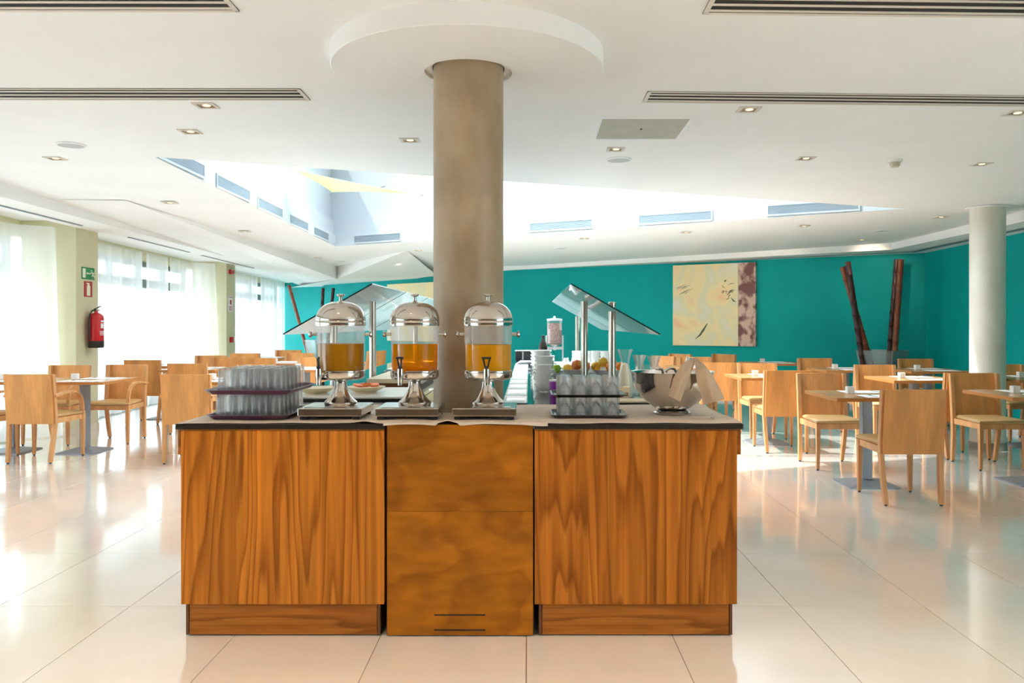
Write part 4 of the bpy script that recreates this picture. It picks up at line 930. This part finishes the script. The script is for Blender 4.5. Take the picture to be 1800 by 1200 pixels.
for k, (x, y) in enumerate(((.20, 7.85), (.44, 7.65), (.53, 7.6), (.62, 7.7), (.70, 7.62))):
    z0 = WT if k == 0 else WT + .05
    nm = ['beside the cereal dispenser', 'behind the inner guard post', 'behind the red apples', 'behind the oranges', 'at the far end of the raised board'][k]
    for q in range(3):
        put('cup', B().lathe([(0, 0), (.030, 0), (.034, .005), (.044, .062), (.042, .062), (.031, .008), (0, .006)], 20), M_por, x, y, z0 + q * .03, 'white cup %s in the stack %s' % (['lowest', 'second', 'uppermost'][q], nm), 'cup', 'stacked white cups')
for k, (x, y) in enumerate(((.39, 8.35), (.44, 8.28), (.36, 8.25))):
    put('creamer', B().lathe([(0, 0), (.018, 0), (.022, .02), (.02, .045), (.012, .06), (.012, .075), (.006, .082), (0, .083)], 16), M_por, x, y, WT, ['tallest', 'middle', 'smallest'][k] + ' small white condiment bottle behind the raised board', 'bottle', 'white condiment bottles')
t = thing('toaster', 'dark two-slot toaster at the far end of the middle worktop', 'toaster', (-.02, 9.35, .908))
obj('body', B().box(-.135, .135, -.08, .08, .012, .115, .012, 2), mat('dark_toaster', (0.05, 0.055, 0.06), 0.3, .4), t); obj('top_rim', B().box(-.14, .14, -.085, .085, .115, .125, .003), M_por, t)
for sx in (-.05, .05): obj('side_trim', B().box(sx - .008, sx + .008, -.083, -.079, .02, .11), M_brushed, t)
obj('foot', B().box(-.12, .12, -.07, .07, 0, .012), M_black, t)
for k in range(5):
    put('napkin_stack', B().box(-.08, .08, -.10, .10, 0, .008, .001), M_paper, -.06 + .012 * k, 8.6 - .02 * k, .908 + k * .0085, 'white paper napkin pad by the toaster, %s up' % ['one', 'two', 'three', 'four', 'five'][k], 'napkins', 'pads of white napkins')
for k in range(4):
    put('side_plate', B().lathe([(0, 0), (.05, 0), (.085, .012), (.085, .014), (.05, .004), (0, .004)], 28), M_por, .12, 8.05, WT + k * .009, 'white side plate in the pile before the cereal dispenser, %s up' % ['one', 'two', 'three', 'four'][k], 'plate', 'pile of side plates')

# ------------------------------------------------------------------ chairs
def make_chair(arm):
    t = thing('armchair' if arm else 'dining_chair', '', 'chair')
    fx = .245 if arm else .200
    back = lambda z: -.012 - .11 * max(0, (z - .40)) ** 1.15 - .05 * max(0, (.40 - z)) ** 1.5 / .25
    # back panel: plywood, slightly tilted, between z .375 and .855
    rings = []
    for z in (.375, .46, .56, .66, .76, .853):
        y = back(z); w = .222; rings.append([(-w, y - .010, z), (w, y - .010, z), (w, y + .008, z), (-w, y + .008, z)])
    obj('backrest', B().loft(rings), M_chair, t, angle=25)
    for sx in (-1, 1):
        secs = [(sx * (.203 + .018 * min(1, z / .4)), back(z) + .022, z, .0165 if z > .1 else .0145, .021 if z > .3 else .017 + .004 * z / .3) for z in (.012, .12, .25, .38, .46, .60, .75, .852)]
        rl = obj('leg', B().rod([(x, y + .008, z, a, b_) for x, y, z, a, b_ in secs]), M_chairf, t, angle=25)
        obj('glide', B().lathe([(0, 0), (.011, 0), (.012, .0125), (0, .0125)], 10, (secs[0][0], secs[0][1] + .008, 0)), M_black, rl)
        fl = obj('leg', B().rod([(sx * (fx + .002), .462, .012, .0125, .0135), (sx * fx, .462, .25, .016, .018), (sx * fx, .46, .425, .0185, .021)]), M_chairf, t, angle=25)
        obj('glide', B().lathe([(0, 0), (.010, 0), (.011, .0125), (0, .0125)], 10, (sx * (fx + .002), .462, 0)), M_black, fl)
        if arm:
            path = [(sx * .236, -.02, .640), (sx * .241, .08, .658), (sx * .245, .20, .668), (sx * .247, .30, .664), (sx * .247, .375, .640), (sx * .247, .425, .590), (sx * .246, .45, .52), (sx * .246, .459, .426)]
            obj('armrest', B().strip(path, .017, .011), M_chairf, t, angle=40)
    ap = B().box(-fx + .018, fx - .018, .452, .474, .375, .425, .002)
    for sx in (-1, 1):
        ap.hexa([(sx * .215 - .01, .03, .375), (sx * .215 + .01, .03, .375), (sx * fx + .01, .442, .375), (sx * fx - .01, .442, .375), (sx * .215 - .01, .03, .425), (sx * .215 + .01, .03, .425), (sx * fx + .01, .442, .425), (sx * fx - .01, .442, .425)])
    obj('seat_rail', ap, M_chairf, t, smooth=False)
    w2 = fx + .018
    def sring(e, z): return [(-.200 + e, .028 + e, z), (.200 - e, .028 + e, z), (w2 - e, .478 - e, z), (-w2 + e, .478 - e, z)]
    obj('seat', B().loft([sring(.006, .426), sring(-.003, .437), sring(0, .452), sring(.02, .462), sring(.08, .468)]), M_seat, t, angle=60)
    return t
ch0 = make_chair(False); ch1 = make_chair(True); used = {0: False, 1: False}
def chair(x, y, deg, label, arm=0, group='dining chairs'):
    p_ = ch1 if arm else ch0
    rzv = math.radians(deg)
    if not used[arm]:
        used[arm] = True; p_.location = (x, y, 0); p_.rotation_euler = (0, 0, rzv); p_['label'] = label; p_['group'] = group; return p_
    return dup(p_, (x, y, 0), rzv, label, group)

# ------------------------------------------------------------------ tables
tb = None
TH = .38
def table(x, y, label, half=TH, deg=0):
    global tb
    if tb is None:
        tb = thing('dining_table', label, 'table', (x, y, 0), 0, 'square dining tables')
        obj('tabletop', B().box(-TH + .003, TH - .003, -TH + .003, TH - .003, .722, .750, .001), M_ttop, tb, smooth=False)
        ed = B()
        for a in ((-TH, TH, -TH, -TH + .003), (-TH, TH, TH - .003, TH), (-TH, -TH + .003, -TH + .003, TH - .003), (TH - .003, TH, -TH + .003, TH - .003)): ed.box(a[0], a[1], a[2], a[3], .7215, .7498)
        obj('edge_band', ed, M_tedge, tb, smooth=False)
        obj('bracket', B().box(-.16, .16, -.16, .16, .714, .7215), M_postm, tb, smooth=False)
        obj('post', B().box(-.04, .04, -.04, .04, .045, .7135, .004), M_postm, tb, smooth=False)
        s_ = .20
        obj('base', B().loft([[(-s_, -s_, .0), (s_, -s_, .0), (s_, s_, .0), (-s_, s_, .0)], [(-s_, -s_, .012), (s_, -s_, .012), (s_, s_, .012), (-s_, s_, .012)], [(-.05, -.05, .047), (.05, -.05, .047), (.05, .05, .047), (-.05, .05, .047)]]), M_postm, tb, smooth=False)
        return tb
    return dup(tb, (x, y, 0), None, label)
hold = setp = fk = kn = None
def dress(x, y, desc, cutlery=True, cube=(-.12, .03), clear=False):
    global hold, setp, fk, kn
    z = .7502
    def cp(p, loc, lb):
        c = p.copy(); COL.objects.link(c); c.location = loc; c['label'] = lb; return c
    lb = 'small white cube holder on the table ' + desc
    if hold is None: hold = obj('menu_holder', B().box(-.03, .03, -.03, .03, 0, .06, .003), M_por, loc=(x + cube[0], y + cube[1], z)); tag(hold, lb, 'menu holder', 'white cubes on the tables')
    else: cp(hold, (x + cube[0], y + cube[1], z), lb)
    for k, dy in enumerate((-.21, .21)):
        lb = 'white mat, %s side of table %s' % (('near', 'far')[k], desc)
        if setp is None: setp = obj('place_mat', B().box(-.19, .19, -.13, .13, 0, .0015), M_paper, loc=(x + .07, y + dy, z), smooth=False); tag(setp, lb, 'place mat', 'white place mats')
        else: cp(setp, (x + .07, y + dy, z), lb)
        if cutlery:
            if fk is None:
                fb2 = B().box(-.004, .004, -.09, .03, 0, .003).box(-.011, .011, .03, .05, .001, .004)
                for q in (-.009, -.003, .003, .009): fb2.box(q - .0015, q + .0015, .05, .09, .002, .0045)
                fk = obj('fork', fb2, M_chrome, loc=(x - .03, y + dy, z + .0016), smooth=False); tag(fk, 'steel fork, %s mat, table %s' % (('near', 'far')[k], desc), 'fork', 'forks on the tables')
                kn = obj('knife', B().box(-.005, .005, -.10, -.01, 0, .005, .001).box(-.007, .005, -.01, .10, .0005, .002), M_chrome, loc=(x + .17, y + dy, z + .0016), smooth=False); tag(kn, 'steel knife, %s mat, table %s' % (('near', 'far')[k], desc), 'knife', 'knives on the tables')
            else:
                cp(fk, (x - .03, y + dy, z + .0016), 'steel fork, %s mat, table %s' % (('near', 'far')[k], desc)); cp(kn, (x + .17, y + dy, z + .0016), 'steel knife, %s mat, table %s' % (('near', 'far')[k], desc))
tabs = [(2.80, 6.86, 'nearest the camera right of the counter', 1), (4.22, 6.93, 'at the right picture edge', 1), (4.12, 8.83, 'in front of the corner glass vase', 1),
        (2.66, 9.24, 'just right of the steel bowl', 1), (5.47, 8.95, 'right behind the pale column', 1), (5.05, 10.45, 'left of the pale column', 0),
        (4.08, 10.65, 'between painting and corner vase', 0), (3.62, 12.35, 'under the big painting edge', 0), (2.28, 11.15, 'far behind the steel bowl', 0),
        (-4.64, 8.62, 'by the fire extinguisher pillar', 1), (-5.40, 8.62, 'at the left picture edge', 1), (-3.20, 8.62, 'behind the purple trays', 1),
        (-4.33, 10.75, 'second from the camera, window side', 1), (-5.12, 11.65, 'against the curtains past the extinguisher', 0), (-3.72, 12.45, 'third from the camera, window side', 0), (-2.90, 10.75, 'behind the brown juice', 0),
        (-4.55, 14.15, 'farthest on the window side', 0)]
for x, y, d, c_ in tabs:
    table(x, y, 'square wooden table on grey post ' + d); dress(x, y, d, bool(c_))

R = 'wooden dining chair '
chair(2.82, 6.08, 0, 'large ' + R + 'turned away, in front of all the others right of the counter')
chair(2.83, 7.97, 180, R + 'with tan seat facing the camera behind the nearest right table')
chair(2.655, 8.52, 0, 'pale ' + R + 'turned away, left behind the nearest right table')
chair(4.30, 7.95, 180, R + 'facing the camera, its tan seat left of the right picture edge')
chair(4.31, 8.12, 0, R + 'turned away just behind the chair at the right picture edge')
chair(4.02, 9.57, 180, R + 'facing the camera below the glass vase, the nearer of two overlapping')
chair(4.06, 9.72, 0, R + 'turned away below the glass vase, the farther of two overlapping')
chair(5.28, 11.25, 180, 'brown shaded ' + R + 'beside the glass vase in the teal corner')
chair(5.60, 9.72, 180, R + 'behind the pale column at the right picture edge')
chair(3.96, 11.42, 180, R + 'facing the camera between painting and bamboo vase')
chair(2.77, 10.0, 180, 'sunlit ' + R + 'facing the camera just behind the second-row table by the bowl')
chair(2.36, 10.25, 0, 'sunlit ' + R + 'turned away, left of the other sunlit one by the bowl')
chair(2.38, 11.85, 180, R + 'facing the camera under the big painting')
chair(1.97, 12.2, 125, 'brown ' + R + 'seen side-on just right of the carafes, first of two')
chair(2.36, 13.0, 125, 'brown ' + R + 'seen side-on just right of the carafes, second of two')
chair(3.03, 12.9, 125, 'brown ' + R + 'seen side-on below the painting edge')
A = 'light wooden armchair '
chair(-4.77, 7.9, 0, A + 'turned away, nearest the camera at the left', 1)
chair(-5.43, 7.9, 0, A + 'cut by the left edge of the picture', 1)
chair(-3.265, 7.87, 0, A + 'turned away just left of the purple trays', 1)
chair(-4.70, 9.62, 180, A + 'facing the camera in front of the extinguisher pillar', 1)
chair(-5.30, 9.50, 180, A + 'facing the camera by the curtain behind the leftmost table', 1)
chair(-5.12, 10.95, 0, A + 'turned away by the curtains beyond the pillar', 1)
chair(-4.13, 10.0, 0, A + 'turned away at the second-row window table', 1)
chair(-4.78, 12.38, 180, A + 'facing the camera under the gaps between the curtains', 1)
chair(-4.30, 11.75, 180, A + 'facing the camera behind the second-row table, left of the second pillar', 1)
chair(-3.78, 11.55, 0, A + 'turned away just left of the second green pillar foot', 1)
chair(-4.60, 13.4, 0, A + 'with pink sheen under the far curtain', 1)
chair(-4.35, 14.9, 180, A + 'at the farthest window-side table, partly hidden', 1)
chair(-3.72, 13.35, 180, A + 'facing the camera below the leaning bamboo poles', 1)
chair(-3.05, 11.7, 180, A + 'facing the camera beside the brown juice dispenser', 1)
chair(-3.20, 9.62, 180, A + 'hidden behind the stacked tumblers', 1)
chair(-2.72, 14.6, 60, A + 'side-on between the brown and amber juice dispensers', 1)

# ------------------------------------------------------------------ paintings
def wall_frame(a, c):
    u = (c - a).normalized(); n = Vector((u.y, -u.x, 0)); return u, n
def canvas_mat(name, seed):
    m = mat(name, (0.8, 0.7, 0.5), 0.55); p = m.node_tree.nodes['Principled BSDF']; tc = N(m, 'ShaderNodeTexCoord'); mp = N(m, 'ShaderNodeMapping'); mp.inputs['Location'].default_value = seed; mp.inputs['Scale'].default_value = (1.1, 1.1, .8)
    n = N(m, 'ShaderNodeTexNoise'); n.inputs['Scale'].default_value = 1.7; n.inputs['Detail'].default_value = 6; n.inputs['Distortion'].default_value = .6
    r = ramp(m, [(0.32, (0.92, 0.48, 0.26)), (0.41, (0.92, 0.66, 0.36)), (0.49, (0.92, 0.74, 0.40)), (0.57, (0.80, 0.72, 0.46)), (0.68, (0.80, 0.78, 0.68))])
    L(m, tc.outputs['Object'], mp.inputs[0]); L(m, mp.outputs[0], n.inputs['Vector']); L(m, n.outputs['Fac'], r.inputs[0]); L(m, r.outputs[0], p.inputs['Base Color']); return m
def painting(pl, pr, ytop, ybot, a, c, label, strip=True, seed=(0, 0, 0)):
    u, n = wall_frame(a, c)
    l = on_line(pl, a, c); r = on_line(pr, a, c); l = Vector((l.x, l.y, 0)); r = Vector((r.x, r.y, 0)); w = (r - l).length; Ym = (l.y + r.y) / 2
    z1 = H + (VY - ytop) / F * Ym; z0 = H - (ybot - VY) / F * Ym; h = z1 - z0; mid = (l + r) / 2 + n * .03
    t = thing('painting', label, 'painting', (mid.x, mid.y, z0), math.atan2(u.y, u.x)); sw = .80 if strip else 1.0
    obj('canvas', B().box(-w / 2, -w / 2 + w * sw - .004, -.03, .025, 0, h), canvas_mat('canvas_%d' % int(pl), seed), t, smooth=False)
    if strip:
        obj('mauve_strip', B().box(-w / 2 + w * sw, w / 2, -.032, .025, 0, h), noisy('mauve_paint', (0.20, 0.075, 0.07), (0.66, 0.46, 0.38), 4.5, .6, detail=7, stretch=(1.2, 1, 1), lo=.44, hi=.56), t, smooth=False)
        def stroke(pts, r_): 
            q = [(-w / 2 + w * x, -.032, h * (1 - y)) for x, y in pts]; return B().tube(q, r_, 6).xform(Matrix.Translation((0, -.031, 0)) @ Matrix.Scale(.12, 4, (0, 1, 0)) @ Matrix.Translation((0, .031, 0)))
        mk = mat('charcoal_paint', (0.10, 0.10, 0.06), .6)
        obj('brush_stroke', stroke([(.43, .73), (.38, .81), (.34, .87), (.28, .92)], [.008, .022, .018, .003]), mk, t)
        soft = mat('soft_charcoal', (0.30, 0.27, 0.17), .7); rs = random.Random(5)
        for k in range(9):      # loose scratches
            cx, cy = rs.uniform(.06, .20), rs.uniform(.26, .36); d = rs.uniform(.03, .07)
            obj('brush_stroke', stroke([(cx + d, cy - d * .55), (cx, cy), (cx - d * .5, cy + d * .35)], [.002, rs.uniform(.004, .009), .002]), soft if k % 3 else mk, t)
        for k in range(16):
            cx, cy = rs.gauss(.71, .05), rs.gauss(.35, .045); d = rs.uniform(.01, .04); e = rs.uniform(-1.4, 1.4)
            obj('brush_stroke', stroke([(cx - d, cy - d * e), (cx, cy), (cx + d, cy + d * e * .4)], [.003, rs.uniform(.006, .016), .003]), soft if k % 4 else mk, t)
painting(1185, 1330, 464, 607.5, W1, W2, 'large cream and peach abstract painting with a mauve strip on the teal wall', True, (2.2, 0, 1.1))
painting(684, 842, 496, 600, W0, W1, 'cream abstract painting on the far teal wall behind the beige column', False, (6.2, 0, 3.1))

# ------------------------------------------------------------------ bamboo vases
def vase(x, y, label):
    t = thing('glass_vase', label, 'vase', (x, y, 0), 0, 'large glass floor vases')
    obj('vessel', B().lathe([(0, 0), (.24, 0), (.25, .02), (.30, .45), (.40, .93), (.385, .93), (.285, .45), (.235, .03), (0, .03)], 8), M_vase, t, angle=10)
vase(5.37, 12.55, 'large flared glass floor vase with four bamboo poles in the teal corner')
vase(-5.24, 20.62, 'large flared glass floor vase far behind, by the curtains')
def bamboo(p0, p1, r, m, label):
    p0, p1 = Vector(p0), Vector(p1); n = 11; b_ = B(); pts = []; rr = []
    for k in range(n):
        for f_, s_ in ((0.0, 1.12), (.06, .97), (.5, .93), (.94, .97)): pts.append(p0.lerp(p1, (k + f_) / n)); rr.append(r * s_)
    pts.append(p1); rr.append(r)
    tag(obj('bamboo_pole', b_.tube(pts, rr, 12), m, angle=30), label, 'bamboo pole', 'bamboo poles')
def bpole(x0, y0, x1, y1, Y0, Y1, m, label, r=.045, zb=.05):
    a = P(x0, y0, Y0); c = P(x1, y1, Y1); d = (c - a); s_ = (zb - a.z) / d.z; bamboo(tuple(a + d * s_), tuple(a), r, m, label)
bpole(1481, 469, 1524, 615, 12.62, 12.60, M_bamb2, 'red-brown bamboo pole leaning far out to the left in the corner vase')
bpole(1490, 460, 1513, 615, 12.50, 12.47, M_bamb1, 'near-black bamboo pole crossing the leaning red-brown pole')
bpole(1577, 456, 1564, 615, 12.75, 12.72, M_bamb1, 'near-black bamboo pole standing steeply beside the red-brown one')
bpole(1584, 456, 1573, 615, 12.40, 12.38, M_bamb2, 'red-brown bamboo pole standing steeply at the right of the corner vase')
bpole(508, 501, 536, 603, 20.66, 20.62, M_bamb2, 'red-brown bamboo pole leaning on the curtain side of the far vase')
bpole(568, 506, 563, 603, 20.76, 20.74, M_bamb1, 'dark bamboo pole in the far vase above the brown juice', .045)
bpole(586, 506, 576, 603, 20.52, 20.50, M_bamb1, 'dark bamboo pole leaning beside the other dark one in the far vase', .045)
